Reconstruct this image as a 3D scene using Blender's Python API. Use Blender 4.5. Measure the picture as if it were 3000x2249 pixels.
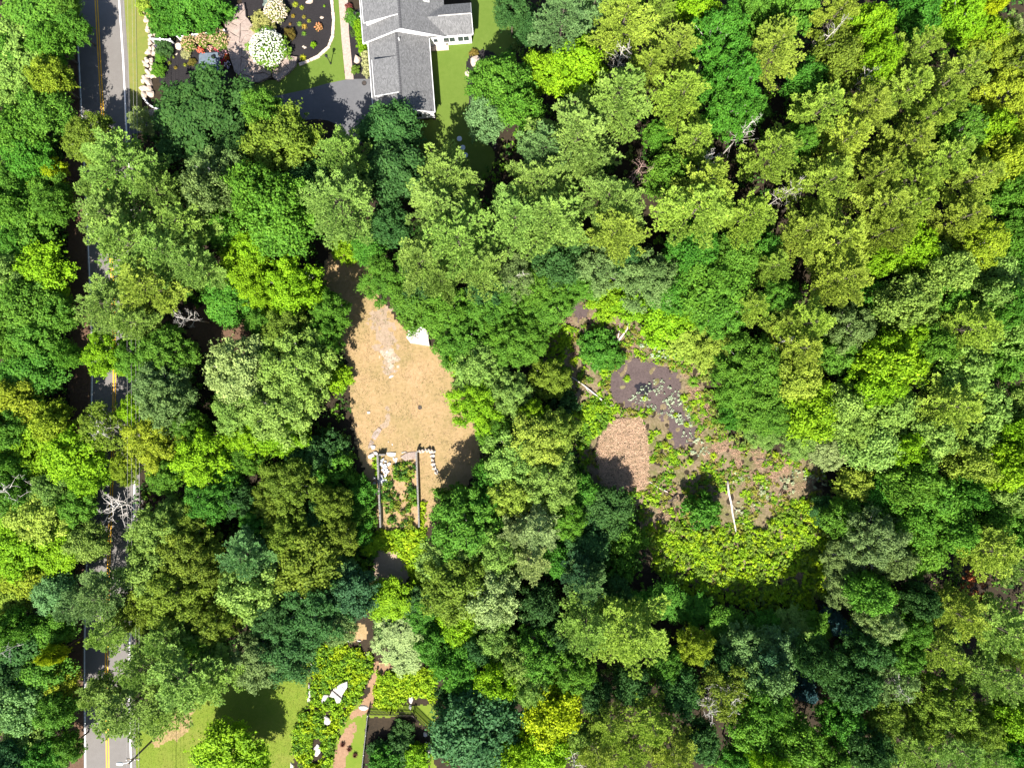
import bpy, bmesh, math, random
import numpy as np
from mathutils import Vector, Matrix
random.seed(7); rng = np.random.default_rng(7)
for o in list(bpy.data.objects): bpy.data.objects.remove(o)
scene = bpy.context.scene
C = scene.collection
R = math.radians

# ------------------------------------------------------------------ camera, light
CAMH = 100.0
cam = bpy.data.cameras.new('camera'); cam_o = bpy.data.objects.new('camera', cam); C.objects.link(cam_o)
cam_o.location = (0, 0, CAMH); cam.sensor_width = 36; cam.lens = 24; cam.clip_end = 2000
scene.camera = cam_o
SUN_AZ, SUN_EL = R(13), R(49)           # shadows fall up the picture, a little to the right
world = bpy.data.worlds.new('World'); scene.world = world; world.use_nodes = True
wn = world.node_tree.nodes; wl = world.node_tree.links
sky = wn.new('ShaderNodeTexSky'); sky.sky_type = 'NISHITA'; sky.sun_disc = False
sky.sun_elevation = SUN_EL; sky.sun_rotation = math.pi + SUN_AZ
bg = wn['Background']; bg.inputs['Strength'].default_value = 0.07
wl.new(sky.outputs[0], bg.inputs['Color'])
sun = bpy.data.lights.new('sun', 'SUN'); sun.energy = 5.0; sun.angle = R(0.5); sun.color = (1, .95, .86)
sun_o = bpy.data.objects.new('sun', sun); C.objects.link(sun_o)
d = Vector((math.sin(SUN_AZ)*math.cos(SUN_EL), math.cos(SUN_AZ)*math.cos(SUN_EL), -math.sin(SUN_EL)))
sun_o.rotation_euler = d.to_track_quat('-Z', 'Y').to_euler(); sun_o.location = (-20, -60, 120)
vs = scene.view_settings; vs.view_transform = 'Standard'; vs.look = 'None'; vs.gamma = 1; vs.use_curve_mapping = False
vs.exposure = 1.40
scene.cycles.max_bounces = 4; scene.cycles.diffuse_bounces = 2; scene.cycles.transmission_bounces = 2; scene.cycles.glossy_bounces = 2

# ------------------------------------------------------------------ helpers
def W(px, py, h=0.0):                    # photograph pixel (3000 wide) -> point at height h
    k = (1-h/CAMH)/20.0
    return Vector(((px-1500)*k, (1124.5-py)*k, h))
def W2(pts, h=0.0): return [tuple(W(x, y, h)[:2]) for x, y in pts]
def tag(o, label=None, cat=None, group=None, kind=None):
    if label: o['label'] = label
    if cat: o['category'] = cat
    if group: o['group'] = group
    if kind: o['kind'] = kind
    return o
def mk(name, me, mat=None, parent=None):
    o = bpy.data.objects.new(name, me); C.objects.link(o)
    if mat and me is not None and not me.materials: me.materials.append(mat)
    if parent: o.parent = parent
    return o
def empty(name, loc=(0, 0, 0), rz=0):
    o = bpy.data.objects.new(name, None); C.objects.link(o)
    o.location = loc; o.rotation_euler = (0, 0, rz); o.empty_display_size = .3
    return o
def mesh_np(name, verts, faces_flat, sizes, mat=None, attrs=None, smooth=False):
    me = bpy.data.meshes.new(name)
    verts = np.asarray(verts, dtype=np.float32); faces_flat = np.asarray(faces_flat, dtype=np.int32); sizes = np.asarray(sizes, dtype=np.int32)
    me.vertices.add(len(verts)); me.vertices.foreach_set('co', verts.ravel())
    me.loops.add(len(faces_flat)); me.loops.foreach_set('vertex_index', faces_flat)
    me.polygons.add(len(sizes)); starts = np.concatenate([[0], np.cumsum(sizes)[:-1]]).astype(np.int32)
    me.polygons.foreach_set('loop_start', starts); me.polygons.foreach_set('loop_total', sizes)
    if smooth: me.polygons.foreach_set('use_smooth', np.ones(len(sizes), dtype=bool))
    for an, (dom, arr) in (attrs or {}).items():
        a = me.attributes.new(an, 'FLOAT', dom); a.data.foreach_set('value', np.asarray(arr, dtype=np.float32))
    me.update(calc_edges=True)
    if mat: me.materials.append(mat)
    return me
def mesh_py(name, v, f, mat=None, smooth=False):
    me = bpy.data.meshes.new(name); me.from_pydata([tuple(p) for p in v], [], f); me.update()
    if smooth: me.polygons.foreach_set('use_smooth', [True]*len(me.polygons))
    if mat: me.materials.append(mat)
    return me
class MB:                                 # collects boxes, prisms, tubes into one mesh
    def __init__(s): s.v = []; s.f = []
    def add(s, v, f):
        n = len(s.v); s.v += [tuple(p) for p in v]; s.f += [[i+n for i in q] for q in f]
    def box(s, x0, x1, y0, y1, z0, z1):
        s.add([(x0,y0,z0),(x1,y0,z0),(x1,y1,z0),(x0,y1,z0),(x0,y0,z1),(x1,y0,z1),(x1,y1,z1),(x0,y1,z1)],
              [(0,3,2,1),(4,5,6,7),(0,1,5,4),(1,2,6,5),(2,3,7,6),(3,0,4,7)])
    def prism(s, poly, z0, z1):            # poly: list of (x,y) ccw
        n = len(poly)
        s.add([(x,y,z0) for x,y in poly]+[(x,y,z1) for x,y in poly],
              [tuple(range(n-1,-1,-1)), tuple(range(n,2*n))]+[(i,(i+1)%n,n+(i+1)%n,n+i) for i in range(n)])
    def slab(s, quad, t):                  # 4+ points in a plane, thickened downwards
        n = len(quad)
        s.add([(x,y,z) for x,y,z in quad]+[(x,y,z-t) for x,y,z in quad],
              [tuple(range(n)), tuple(range(2*n-1,n-1,-1))]+[(i,n+i,n+(i+1)%n,(i+1)%n) for i in range(n)])
    def tube(s, pts, rad, n=5, cap=True):
        pts = [Vector(p) for p in pts]; k = len(pts)
        if not hasattr(rad, '__len__'): rad = [rad]*k
        v = []
        for i, p in enumerate(pts):
            t = (pts[min(i+1,k-1)]-pts[max(i-1,0)])
            t = t.normalized() if t.length > 1e-6 else Vector((0,0,1))
            a = t.orthogonal().normalized(); b = t.cross(a)
            for j in range(n):
                q = 2*math.pi*j/n; v.append(p+(a*math.cos(q)+b*math.sin(q))*rad[i])
        f = [(i*n+j, i*n+(j+1)%n, (i+1)*n+(j+1)%n, (i+1)*n+j) for i in range(k-1) for j in range(n)]
        if cap: f += [tuple(range(n-1,-1,-1)), tuple(range((k-1)*n, k*n))]
        s.add(v, f)
    def build(s, name, mat, parent=None, smooth=False):
        return mk(name, mesh_py(name, s.v, s.f, mat, smooth), None, parent)
def noise2(x, y, scale, seed=0):
    r = np.random.default_rng(seed); out = np.zeros_like(x, dtype=float); tot = 0
    for k in range(14):
        a = r.uniform(0, 2*np.pi); fr = r.uniform(.5, 2.6)/scale; w = 1/(fr*scale)**.6
        out += w*np.sin(fr*6.283*(x*np.cos(a)+y*np.sin(a))+r.uniform(0, 6.28)); tot += w*w
    return out/np.sqrt(tot/2)
def sdist(x, y, poly):                    # + inside
    p = np.asarray(poly, float); q = np.roll(p, -1, 0)
    dmin = np.full(x.shape, 1e9); ins = np.zeros(x.shape, bool)
    for (ax, ay), (bx, by) in zip(p, q):
        ex, ey = bx-ax, by-ay; L = ex*ex+ey*ey+1e-12
        t = np.clip(((x-ax)*ex+(y-ay)*ey)/L, 0, 1)
        dmin = np.minimum(dmin, np.hypot(x-ax-t*ex, y-ay-t*ey))
        c = ((ay > y) != (by > y)); xi = ax+(y-ay)*ex/(ey if abs(ey) > 1e-12 else 1e-12)
        ins ^= c & (x < xi)
    return np.where(ins, dmin, -dmin)
def sheet(name, poly, z, mat, ragged=.3, cell=.2, seed=1, bumpy=0.0, label=None):  # natural edged ground patch
    p = np.asarray(poly); x0, y0 = p.min(0)-1; x1, y1 = p.max(0)+1
    nx, ny = int((x1-x0)/cell)+1, int((y1-y0)/cell)+1
    X, Y = np.meshgrid(x0+np.arange(nx+1)*cell, y0+np.arange(ny+1)*cell, indexing='ij')
    S = sdist(X, Y, poly)+ragged*(noise2(X, Y, 1.6, seed)*.6+noise2(X, Y, .6, seed+9)*.4)
    keep = ((S[:-1,:-1] > 0).astype(int)+(S[1:,:-1] > 0)+(S[:-1,1:] > 0)+(S[1:,1:] > 0)) >= 2
    idx = np.arange((nx+1)*(ny+1)).reshape(nx+1, ny+1)
    f = np.stack([idx[:-1,:-1], idx[1:,:-1], idx[1:,1:], idx[:-1,1:]], -1)[keep]
    used = np.unique(f); rem = np.full(idx.size, -1); rem[used] = np.arange(len(used))
    Z = np.full(X.shape, z)
    if bumpy: Z = Z+bumpy*(1+noise2(X, Y, 3, seed+3))*.5*np.clip(S, 0, 1)
    V = np.stack([X.ravel(), Y.ravel(), Z.ravel()], -1)[used]
    me = mesh_np(name, V, rem[f].ravel(), np.full(len(f), 4), mat, {'sd': ('POINT', S.ravel()[used])}, smooth=True)
    o = mk(name, me); o['kind'] = 'structure'
    return o
def flat(name, poly, z, mat):
    me = mesh_py(name, [(x, y, z) for x, y in poly], [tuple(range(len(poly)))], mat)
    bm = bmesh.new(); bm.from_mesh(me); bmesh.ops.triangulate(bm, faces=bm.faces[:])
    for f in bm.faces:
        f.normal_update()
        if f.normal.z < 0: f.normal_flip()
    bm.to_mesh(me); bm.free()
    o = mk(name, me); o['kind'] = 'structure'; return o

# ------------------------------------------------------------------ materials
def newmat(name):
    m = bpy.data.materials.new(name); m.use_nodes = True
    n = m.node_tree.nodes; return m, n, m.node_tree.links, n['Principled BSDF']
def noise_node(n, l, vec, scale, detail=4, rough=.6):
    t = n.new('ShaderNodeTexNoise'); t.inputs['Scale'].default_value = scale; t.inputs['Detail'].default_value = detail
    t.inputs['Roughness'].default_value = rough; l.new(vec, t.inputs['Vector']); return t
def ramp(n, l, fac, stops):
    r = n.new('ShaderNodeValToRGB'); e = r.color_ramp.elements
    while len(e) < len(stops): e.new(.5)
    for el, (p, c) in zip(e, stops): el.position = p; el.color = (*c, 1)
    l.new(fac, r.inputs[0]); return r
def mix(n, l, fac, a, b, mode='MIX'):
    m = n.new('ShaderNodeMix'); m.data_type = 'RGBA'; m.blend_type = mode
    for sock, v in ((m.inputs[0], fac), (m.inputs[6], a), (m.inputs[7], b)):
        if hasattr(v, 'links'): l.new(v, sock)
        elif isinstance(v, (int, float)): sock.default_value = v
        else: sock.default_value = (*v, 1)
    return m.outputs[2]
def ground_mat(name, big, small, bscale=.25, sscale=3.0, rough=.95, bump=.4, bumpscale=6, fine=.35, coord='pos'):
    """big / small: lists of (pos, colour) ramps blended; fine speckle on top"""
    m, n, l, b = newmat(name)
    if coord == 'pos': v = n.new('ShaderNodeNewGeometry').outputs['Position']
    else: v = n.new('ShaderNodeTexCoord').outputs['Object']
    c1 = ramp(n, l, noise_node(n, l, v, bscale, 5).outputs['Fac'], big).outputs[0]
    c2 = ramp(n, l, noise_node(n, l, v, sscale, 6, .7).outputs['Fac'], small).outputs[0]
    col = mix(n, l, .5, c1, c2)
    fn = noise_node(n, l, v, bumpscale*3, 3, .8)
    sp = ramp(n, l, fn.outputs['Fac'], [(.3, (1-fine,)*3), (.7, (1+fine*.0,)*3)])
    col = mix(n, l, 1.0, col, sp.outputs[0], 'MULTIPLY')
    l.new(col, b.inputs['Base Color']); b.inputs['Roughness'].default_value = rough; b.inputs['Specular IOR Level'].default_value = .2
    bn = n.new('ShaderNodeBump'); bn.inputs['Strength'].default_value = bump; bn.inputs['Distance'].default_value = .08
    l.new(noise_node(n, l, v, bumpscale, 6, .75).outputs['Fac'], bn.inputs['Height']); l.new(bn.outputs[0], b.inputs['Normal'])
    return m
def plain(name, c, rough=.7, var=.15, scale=4, spec=.3, metal=0, coord='obj', bump=0.0):
    m, n, l, b = newmat(name)
    v = n.new('ShaderNodeTexCoord').outputs['Object'] if coord == 'obj' else n.new('ShaderNodeNewGeometry').outputs['Position']
    t = noise_node(n, l, v, scale, 5, .65)
    r = ramp(n, l, t.outputs['Fac'], [(.3, tuple(x*(1-var) for x in c)), (.7, tuple(min(1, x*(1+var)) for x in c))])
    l.new(r.outputs[0], b.inputs['Base Color']); b.inputs['Roughness'].default_value = rough
    b.inputs['Specular IOR Level'].default_value = spec; b.inputs['Metallic'].default_value = metal
    if bump:
        bn = n.new('ShaderNodeBump'); bn.inputs['Strength'].default_value = bump; bn.inputs['Distance'].default_value = .05
        l.new(noise_node(n, l, v, scale*4, 6, .7).outputs['Fac'], bn.inputs['Height']); l.new(bn.outputs[0], b.inputs['Normal'])
    return m
def leaf_mat(name='foliage', trans=.26):
    """colour = the tree's own object colour, varied per leaf by the attribute 'tint'"""
    m, n, l, b = newmat(name)
    oi = n.new('ShaderNodeObjectInfo'); at = n.new('ShaderNodeAttribute'); at.attribute_name = 'tint'
    hs = n.new('ShaderNodeHueSaturation')
    mp = n.new('ShaderNodeMapRange'); mp.inputs['To Min'].default_value = .62; mp.inputs['To Max'].default_value = 1.38
    l.new(at.outputs['Fac'], mp.inputs['Value']); l.new(mp.outputs[0], hs.inputs['Value'])
    mh = n.new('ShaderNodeMapRange'); mh.inputs['To Min'].default_value = .512; mh.inputs['To Max'].default_value = .488
    l.new(at.outputs['Fac'], mh.inputs['Value']); l.new(mh.outputs[0], hs.inputs['Hue'])
    l.new(oi.outputs['Color'], hs.inputs['Color'])
    l.new(hs.outputs[0], b.inputs['Base Color']); b.inputs['Roughness'].default_value = .6; b.inputs['Specular IOR Level'].default_value = .12
    tr = n.new('ShaderNodeBsdfTranslucent'); tc = mix(n, l, 1.0, hs.outputs[0], (1.0, 1.05, .55), 'MULTIPLY')
    l.new(tc, tr.inputs['Color'])
    ms = n.new('ShaderNodeMixShader'); ms.inputs[0].default_value = trans
    l.new(b.outputs[0], ms.inputs[1]); l.new(tr.outputs[0], ms.inputs[2])
    l.new(ms.outputs[0], n['Material Output'].inputs['Surface'])
    return m
M = {}
M['leaf'] = leaf_mat()
M['floor'] = ground_mat('forest_floor', [(.3, (.022,.018,.012)), (.7, (.05,.036,.022))], [(.3, (.02,.017,.012)), (.55, (.05,.035,.021)), (.75, (.09,.062,.038))], .3, 2.5, fine=.5)
M['litter'] = ground_mat('leaf_litter', [(.3, (.09,.055,.035)), (.7, (.17,.10,.065))], [(.3, (.06,.04,.025)), (.6, (.19,.11,.07)), (.8, (.26,.17,.11))], .3, 3, fine=.5)
M['lawn'] = ground_mat('mown_lawn', [(.3, (.09,.15,.02)), (.7, (.125,.185,.03))], [(.3, (.09,.148,.018)), (.7, (.135,.192,.034))], .15, 1.4, fine=.3, bump=.3, bumpscale=12)
M['lawn2'] = ground_mat('rough_lawn', [(.3, (.13,.20,.015)), (.55, (.17,.21,.025)), (.75, (.26,.21,.06))], [(.3, (.10,.19,.012)), (.7, (.19,.23,.035))], .12, 1.1, fine=.35, bump=.4, bumpscale=9)
M['verge'] = ground_mat('verge_grass', [(.3, (.14,.20,.03)), (.6, (.22,.20,.06)), (.8, (.30,.22,.12))], [(.3, (.12,.19,.02)), (.7, (.24,.22,.06))], .2, 1.3, fine=.35, bumpscale=9)
M['dry'] = ground_mat('dry_grass', [(.30, (.20,.17,.06)), (.48, (.34,.24,.115)), (.66, (.46,.29,.165))], [(.25, (.19,.145,.055)), (.5, (.37,.26,.13)), (.75, (.52,.36,.21))], .17, 2.2, fine=.4, bump=.7, bumpscale=8)
M['soil'] = ground_mat('bare_soil', [(.3, (.27,.20,.14)), (.7, (.38,.29,.21))], [(.3, (.25,.18,.12)), (.7, (.44,.34,.26))], .4, 3, fine=.3)
M['path'] = ground_mat('dirt_path', [(.3, (.24,.14,.08)), (.7, (.34,.20,.12))], [(.3, (.2,.12,.07)), (.7, (.42,.27,.17))], .4, 3, fine=.35)
M['mulch'] = ground_mat('dark_mulch', [(.3, (.018,.016,.018)), (.7, (.032,.028,.03))], [(.3, (.012,.011,.012)), (.7, (.045,.04,.042))], .4, 6, fine=.5, bump=.8, bumpscale=10)
M['marsh'] = ground_mat('marsh_ground', [(.36, (.12,.15,.03)), (.5, (.20,.16,.08)), (.66, (.28,.20,.14))], [(.32, (.08,.08,.03)), (.5, (.20,.15,.09)), (.68, (.38,.30,.21))], .3, 3, fine=.5, bump=1, bumpscale=5)
M['mud'] = ground_mat('wet_mud', [(.3, (.075,.052,.050)), (.7, (.12,.085,.080))], [(.3, (.06,.043,.042)), (.7, (.17,.125,.12))], .5, 3, fine=.5, rough=.7, bump=.7, bumpscale=5)
M['asphalt'] = ground_mat('worn_asphalt', [(.3, (.155,.142,.133)), (.7, (.185,.172,.163))], [(.3, (.15,.137,.128)), (.7, (.195,.182,.173))], .12, 1.2, rough=.85, fine=.22, bump=.15, bumpscale=20)
M['drive'] = ground_mat('driveway_asphalt', [(.3, (.105,.105,.113)), (.7, (.14,.14,.148))], [(.3, (.10,.10,.108)), (.7, (.145,.145,.152))], .2, 1.5, rough=.85, fine=.25, bump=.15, bumpscale=20)
M['yellow'] = plain('road_paint_yellow', (.78,.40,.01), .6, .2, 2, coord='pos')
M['white_paint'] = plain('road_paint_white', (.78,.77,.76), .6, .12, 2, coord='pos')
M['rock'] = ground_mat('ledge_rock', [(.3, (.28,.21,.18)), (.7, (.38,.30,.26))], [(.3, (.20,.155,.135)), (.55, (.36,.29,.25)), (.8, (.46,.39,.35))], .5, 2.0, fine=.3, bump=.8, bumpscale=3)
M['pale_rock'] = ground_mat('pale_rock', [(.35, (.42,.37,.34)), (.65, (.70,.66,.64))], [(.3, (.36,.31,.28)), (.6, (.68,.64,.62))], .9, 2.5, fine=.25, bump=.8, bumpscale=3)
M['wall_stone'] = ground_mat('field_stone', [(.3, (.40,.31,.25)), (.7, (.58,.48,.40))], [(.3, (.34,.26,.20)), (.7, (.62,.53,.45))], .8, 2.5, fine=.3, bump=.8, bumpscale=4)
M['granite'] = plain('granite_edging', (.50,.40,.33), .85, .25, 5, bump=.4)
M['concrete'] = plain('grey_concrete', (.42,.40,.38), .9, .25, 4, bump=.3)
M['rubble'] = plain('broken_concrete', (.55,.55,.58), .9, .2, 4, bump=.3)
M['bluestone'] = plain('bluestone', (.10,.13,.16), .75, .2, 2, bump=.2)
M['white'] = plain('white_paint', (.78,.78,.79), .5, .04, 2)
M['siding'] = plain('white_siding', (.72,.71,.72), .55, .05, 2)
M['trim'] = plain('white_trim', (.80,.80,.80), .5, .03, 2)
M['glass'] = plain('window_glass', (.03,.04,.05), .08, .2, 1, spec=.6)
M['black'] = plain('black_metal', (.015,.015,.016), .45, .1, 3)
M['darkwood'] = plain('weathered_dark_wood', (.075,.06,.052), .8, .3, 6, bump=.3)
M['greywood'] = plain('grey_weathered_wood', (.40,.38,.36), .8, .25, 6, bump=.3)
M['polewood'] = plain('utility_pole_wood', (.19,.15,.11), .85, .25, 5, bump=.3)
M['bark'] = plain('bark', (.095,.078,.06), .9, .35, 3, coord='obj', bump=.5)
M['birch'] = plain('pale_bark', (.42,.40,.36), .85, .2, 3, bump=.4)
M['dead'] = plain('bleached_dead_wood', (.50,.46,.42), .85, .2, 3, bump=.4)
M['deadbrown'] = plain('dead_twigs', (.30,.20,.17), .9, .25, 3)
M['log'] = plain('fallen_log_wood', (.55,.49,.44), .85, .25, 2, bump=.5)
M['puddle'] = plain('dark_water', (.02,.017,.02), .12, .2, 1, spec=.5, coord='pos')
M['red'] = plain('red_flower', (.42,.02,.05), .6, .3, 6)
M['brick'] = None
def brick_mat(name, c1, c2, mortar, scale):
    m, n, l, b = newmat(name)
    g = n.new('ShaderNodeTexCoord').outputs['Object']
    t = n.new('ShaderNodeTexBrick'); l.new(g, t.inputs['Vector']); t.inputs['Scale'].default_value = scale
    t.inputs['Color1'].default_value = (*c1, 1); t.inputs['Color2'].default_value = (*c2, 1); t.inputs['Mortar'].default_value = (*mortar, 1)
    t.inputs['Mortar Size'].default_value = .025; t.inputs['Bias'].default_value = .1
    nz = noise_node(n, l, g, 3, 4)
    l.new(mix(n, l, .35, t.outputs['Color'], ramp(n, l, nz.outputs['Fac'], [(.3, tuple(x*.6 for x in c1)), (.7, tuple(min(1, x*1.4) for x in c2))]).outputs[0]), b.inputs['Base Color'])
    b.inputs['Roughness'].default_value = .9
    bn = n.new('ShaderNodeBump'); bn.inputs['Strength'].default_value = .5; bn.inputs['Distance'].default_value = .02
    l.new(t.outputs['Fac'], bn.inputs['Height']); bn.invert = True; l.new(bn.outputs[0], b.inputs['Normal'])
    return m
M['paver'] = brick_mat('brick_pavers', (.34,.24,.20), (.44,.34,.29), (.20,.16,.14), 3.2)
M['shingle'] = None
def shingle_mat():
    m, n, l, b = newmat('asphalt_shingles')
    g = n.new('ShaderNodeTexCoord').outputs['Object']
    mp = n.new('ShaderNodeMapping'); mp.inputs['Rotation'].default_value = (0, 0, R(90)); l.new(g, mp.inputs['Vector'])
    t = n.new('ShaderNodeTexBrick'); l.new(mp.outputs[0], t.inputs['Vector']); t.inputs['Scale'].default_value = 3.0
    t.inputs['Color1'].default_value = (.108,.108,.112,1); t.inputs['Color2'].default_value = (.18,.18,.185,1); t.inputs['Mortar'].default_value = (.09,.09,.09,1)
    t.inputs['Mortar Size'].default_value = .03; t.inputs['Row Height'].default_value = .42; t.inputs['Brick Width'].default_value = .8
    nz = noise_node(n, l, g, 9, 4, .7)
    r = ramp(n, l, nz.outputs['Fac'], [(.3, (.70,)*3), (.7, (1.15,)*3)])
    l.new(mix(n, l, 1, t.outputs['Color'], r.outputs[0], 'MULTIPLY'), b.inputs['Base Color']); b.inputs['Roughness'].default_value = .95
    bn = n.new('ShaderNodeBump'); bn.inputs['Strength'].default_value = .4; bn.inputs['Distance'].default_value = .02; bn.invert = True
    l.new(t.outputs['Fac'], bn.inputs['Height']); l.new(bn.outputs[0], b.inputs['Normal'])
    return m
M['shingle'] = shingle_mat()
M['cap'] = plain('ridge_cap_shingle', (.07,.07,.075), .95, .3, 8)

# ------------------------------------------------------------------ ground, road, lawns
flat('ground', [(-400,-400),(400,-400),(400,400),(-400,400)], 0, M['floor'])
LW = [(222,-60),(222,0),(232,181),(241,370),(250,543),(254,604),(264,840),(270,966),(272,1115),(270,1136),(266,1274),(261,1462),(252,1721),(247,1939),(250,2156),(250,2249),(251,2330)]
YL = [(279,-60),(282,0),(290,152),(302,362),(308,445),(318,640),(331,840),(333,930),(337,1086),(333,1227),(328,1418),(321,1570),(317,1694),(315,1787),(311,1975),(315,2192),(317,2330)]
RW = [(345,-60),(348,0),(362,181),(369,362),(380,543),(384,640),(394,840),(398,966),(399,1093),(398,1227),(394,1418),(391,1540),(385,1694),(382,1800),(378,1968),(380,2101),(384,2249),(387,2330)]
def resample(pts, step=2.0):
    p = np.array(W2(pts)); s = np.r_[0, np.cumsum(np.hypot(*np.diff(p, axis=0).T))]
    q = np.arange(0, s[-1], step); x = np.interp(q, s, p[:,0]); y = np.interp(q, s, p[:,1])
    for _ in range(6):
        x[1:-1] = (x[:-2]+x[1:-1]*2+x[2:])/4; y[1:-1] = (y[:-2]+y[1:-1]*2+y[2:])/4
    return np.stack([x, y], -1)
def ribbon(name, line, off0, off1, z, mat, kind='structure'):
    t = np.gradient(line, axis=0); t /= np.linalg.norm(t, axis=1)[:,None]; nrm = np.stack([-t[:,1], t[:,0]], -1)
    a = line+nrm*off0; b = line+nrm*off1; k = len(line)
    v = [(*p, z) for p in a]+[(*p, z) for p in b]
    me = mesh_py(name, v, [(i, i+1, k+i+1, k+i) for i in range(k-1)], mat)
    o = mk(name, me); o['kind'] = kind; return o
lw, yl, rw = resample(LW), resample(YL), resample(RW)      # run from the top of the picture down: +normal is to the right (east)
k = min(len(lw), len(rw))
edgeL = lw[:k]+np.array([-.25, 0]); edgeR = rw[:k]+np.array([.75, 0])
v = [(*p, .006) for p in edgeL]+[(*p, .006) for p in edgeR]
road = mk('road', mesh_py('road', v, [(i, i+1, k+i+1, k+i) for i in range(k-1)], M['asphalt'])); road['kind'] = 'structure'
for nm, ln, a, b, mt in (('edge_line', lw, -.09, .09, 'white_paint'), ('edge_line', rw, -.11, .11, 'white_paint'), ('centre_line', yl, -.24, -.09, 'yellow'), ('centre_line', yl, .09, .24, 'yellow')):
    o = ribbon(nm, ln, a, b, .010, M[mt]); o.parent = road; del o['kind']
sheet('road_shoulder', W2([(180,-40),(222,-40),(238,300),(250,540),(262,800),(270,1110),(262,1420),(250,1750),(246,1950),(250,2290),(205,2290),(205,1950),(215,1500),(205,1100),(195,700),(185,300)]), .003, M['litter'], .35, .25, 3)
sheet('verge', W2([(352,-30),(445,-30),(440,100),(428,180),(420,260),(412,300),(430,322),(375,322),(366,200)]), .004, M['verge'], .15, .2, 4)
flat('driveway', W2([(372,325),(480,318),(600,312),(770,290),(840,275),(900,262),(955,246),(1011,234),(1040,232),(1098,231),(1108,345),(1060,420),(1012,428),(1005,400),(995,377),(982,363),(960,353),(925,349),(834,357),(600,372),(480,378),(375,395)]), .010, M['drive'])
sheet('front_lawn', W2([(976,-30),(992,-30),(1001,120),(1012,236),(955,248),(900,264),(840,277),(770,292),(690,303),(680,240),(760,240),(816,235),(865,190),(925,165),(972,105)]), .004, M['lawn'], .08, .2, 5)
sheet('back_lawn', W2([(1258,136),(1380,126),(1378,-40),(1518,-40),(1545,60),(1548,100),(1500,160),(1440,220),(1440,420),(1450,470),(1430,520),(1330,540),(1215,460),(1205,352),(1280,352),(1274,330)]), .004, M['lawn'], .15, .2, 6)
sheet('mulch_bed', W2([(700,-30),(966,-30),(973,60),(970,108),(957,138),(928,163),(885,182),(845,190),(790,205),(760,150),(735,88),(718,54),(712,14)]), .008, M['mulch'], .05, .2, 7)
sheet('mulch_bed', W2([(450,110),(512,122),(666,92),(672,200),(660,250),(560,262),(470,245),(452,190)]), .008, M['mulch'], .1, .2, 8)
sheet('mulch_bed', W2([(1022,95),(1018,28),(1075,28),(1098,231),(1036,232)]), .008, M['mulch'], .03, .2, 9)
sheet('mulch_bed', W2([(1366,190),(1380,155),(1410,145),(1460,160),(1470,330),(1450,440),(1425,415),(1390,385),(1372,340),(1376,270)]), .008, M['mulch'], .12, .2, 10)
o = flat('brick_walkway', [tuple((W(x, y)-W(1015, 110))[:2]) for x, y in [(990,-30),(1018,-30),(1022,95),(1036,233),(1012,233),(1001,120)]], .012, M['paver'])
o.location = W(1015, 110)
DRY = [(1058,760),(1080,795),(1100,860),(1150,930),(1195,960),(1250,1015),(1320,1040),(1340,1120),(1360,1180),(1410,1290),(1410,1350),(1360,1430),(1300,1480),(1260,1530),(1235,1560),(1105,1560),(1085,1430),(1050,1330),(1035,1250),(1025,1130),(1010,1040),(995,980),(985,920),(960,850),(930,800),(960,750),(1020,740)]
def dry_mat():
    m = ground_mat('dry_clearing', [(.34, (.15,.14,.07)), (.5, (.235,.185,.11)), (.66, (.34,.24,.16))], [(.30, (.10,.085,.045)), (.5, (.24,.185,.115)), (.70, (.44,.34,.24))], .30, 3.2, fine=.5, bump=.9, bumpscale=8)
    n = m.node_tree.nodes; l = m.node_tree.links; b = n['Principled BSDF']; col = b.inputs['Base Color'].links[0].from_socket
    at = n.new('ShaderNodeAttribute'); at.attribute_name = 'sd'; g = n.new('ShaderNodeNewGeometry').outputs['Position']
    nz = noise_node(n, l, g, .35, 5, .65); ad = n.new('ShaderNodeMath'); ad.operation = 'MULTIPLY_ADD'; ad.inputs[1].default_value = 7.0; l.new(nz.outputs['Fac'], ad.inputs[0]); l.new(at.outputs['Fac'], ad.inputs[2])
    mr = n.new('ShaderNodeMapRange'); mr.inputs['From Min'].default_value = 4.6; mr.inputs['From Max'].default_value = 7.2; l.new(ad.outputs[0], mr.inputs['Value'])
    gr = mix(n, l, mr.outputs[0], (1, 1, 1), (.58, .74, .56)); l.new(mix(n, l, 1.0, col, gr, 'MULTIPLY'), b.inputs['Base Color']); return m
sheet('dry_clearing', W2(DRY), .004, M['dry'], .35, .2, 11)
sheet('dirt_track', W2([(1085,915),(1125,905),(1150,960),(1160,1040),(1152,1090),(1140,1100),(1128,1050),(1100,980)]), .008, M['soil'], .9, .2, 12)
sheet('dirt_track', W2([(1122,1035),(1140,1030),(1150,1060),(1152,1080),(1140,1082)]), .012, plain('pale_sand', (.34,.28,.22), .95, .25, 3, coord='pos'), .7, .2, 13)
sheet('bare_earth', W2([(1090,1620),(1120,1605),(1170,1620),(1195,1660),(1200,1700),(1170,1720),(1110,1720),(1092,1680)]), .004, M['soil'], .4, .2, 14)
sheet('bare_earth', W2([(650,880),(760,880),(790,950),(700,1070),(600,1040),(540,960),(480,960),(400,1010),(400,960),(520,920)]), .004, M['litter'], .8, .25, 15)
MARSH = [(1640,930),(1690,860),(1720,900),(1850,935),(1930,980),(2010,1040),(2060,1100),(2080,1200),(2140,1290),(2260,1320),(2420,1370),(2400,1470),(2440,1560),(2450,1680),(2380,1760),(2250,1760),(2050,1720),(1930,1680),(1880,1580),(1850,1450),(1740,1430),(1690,1320),(1690,1230),(1640,1130),(1570,1090),(1540,1050)]
sheet('marsh', W2(MARSH), .004, M['marsh'], .5, .25, 16, bumpy=.10)
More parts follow.
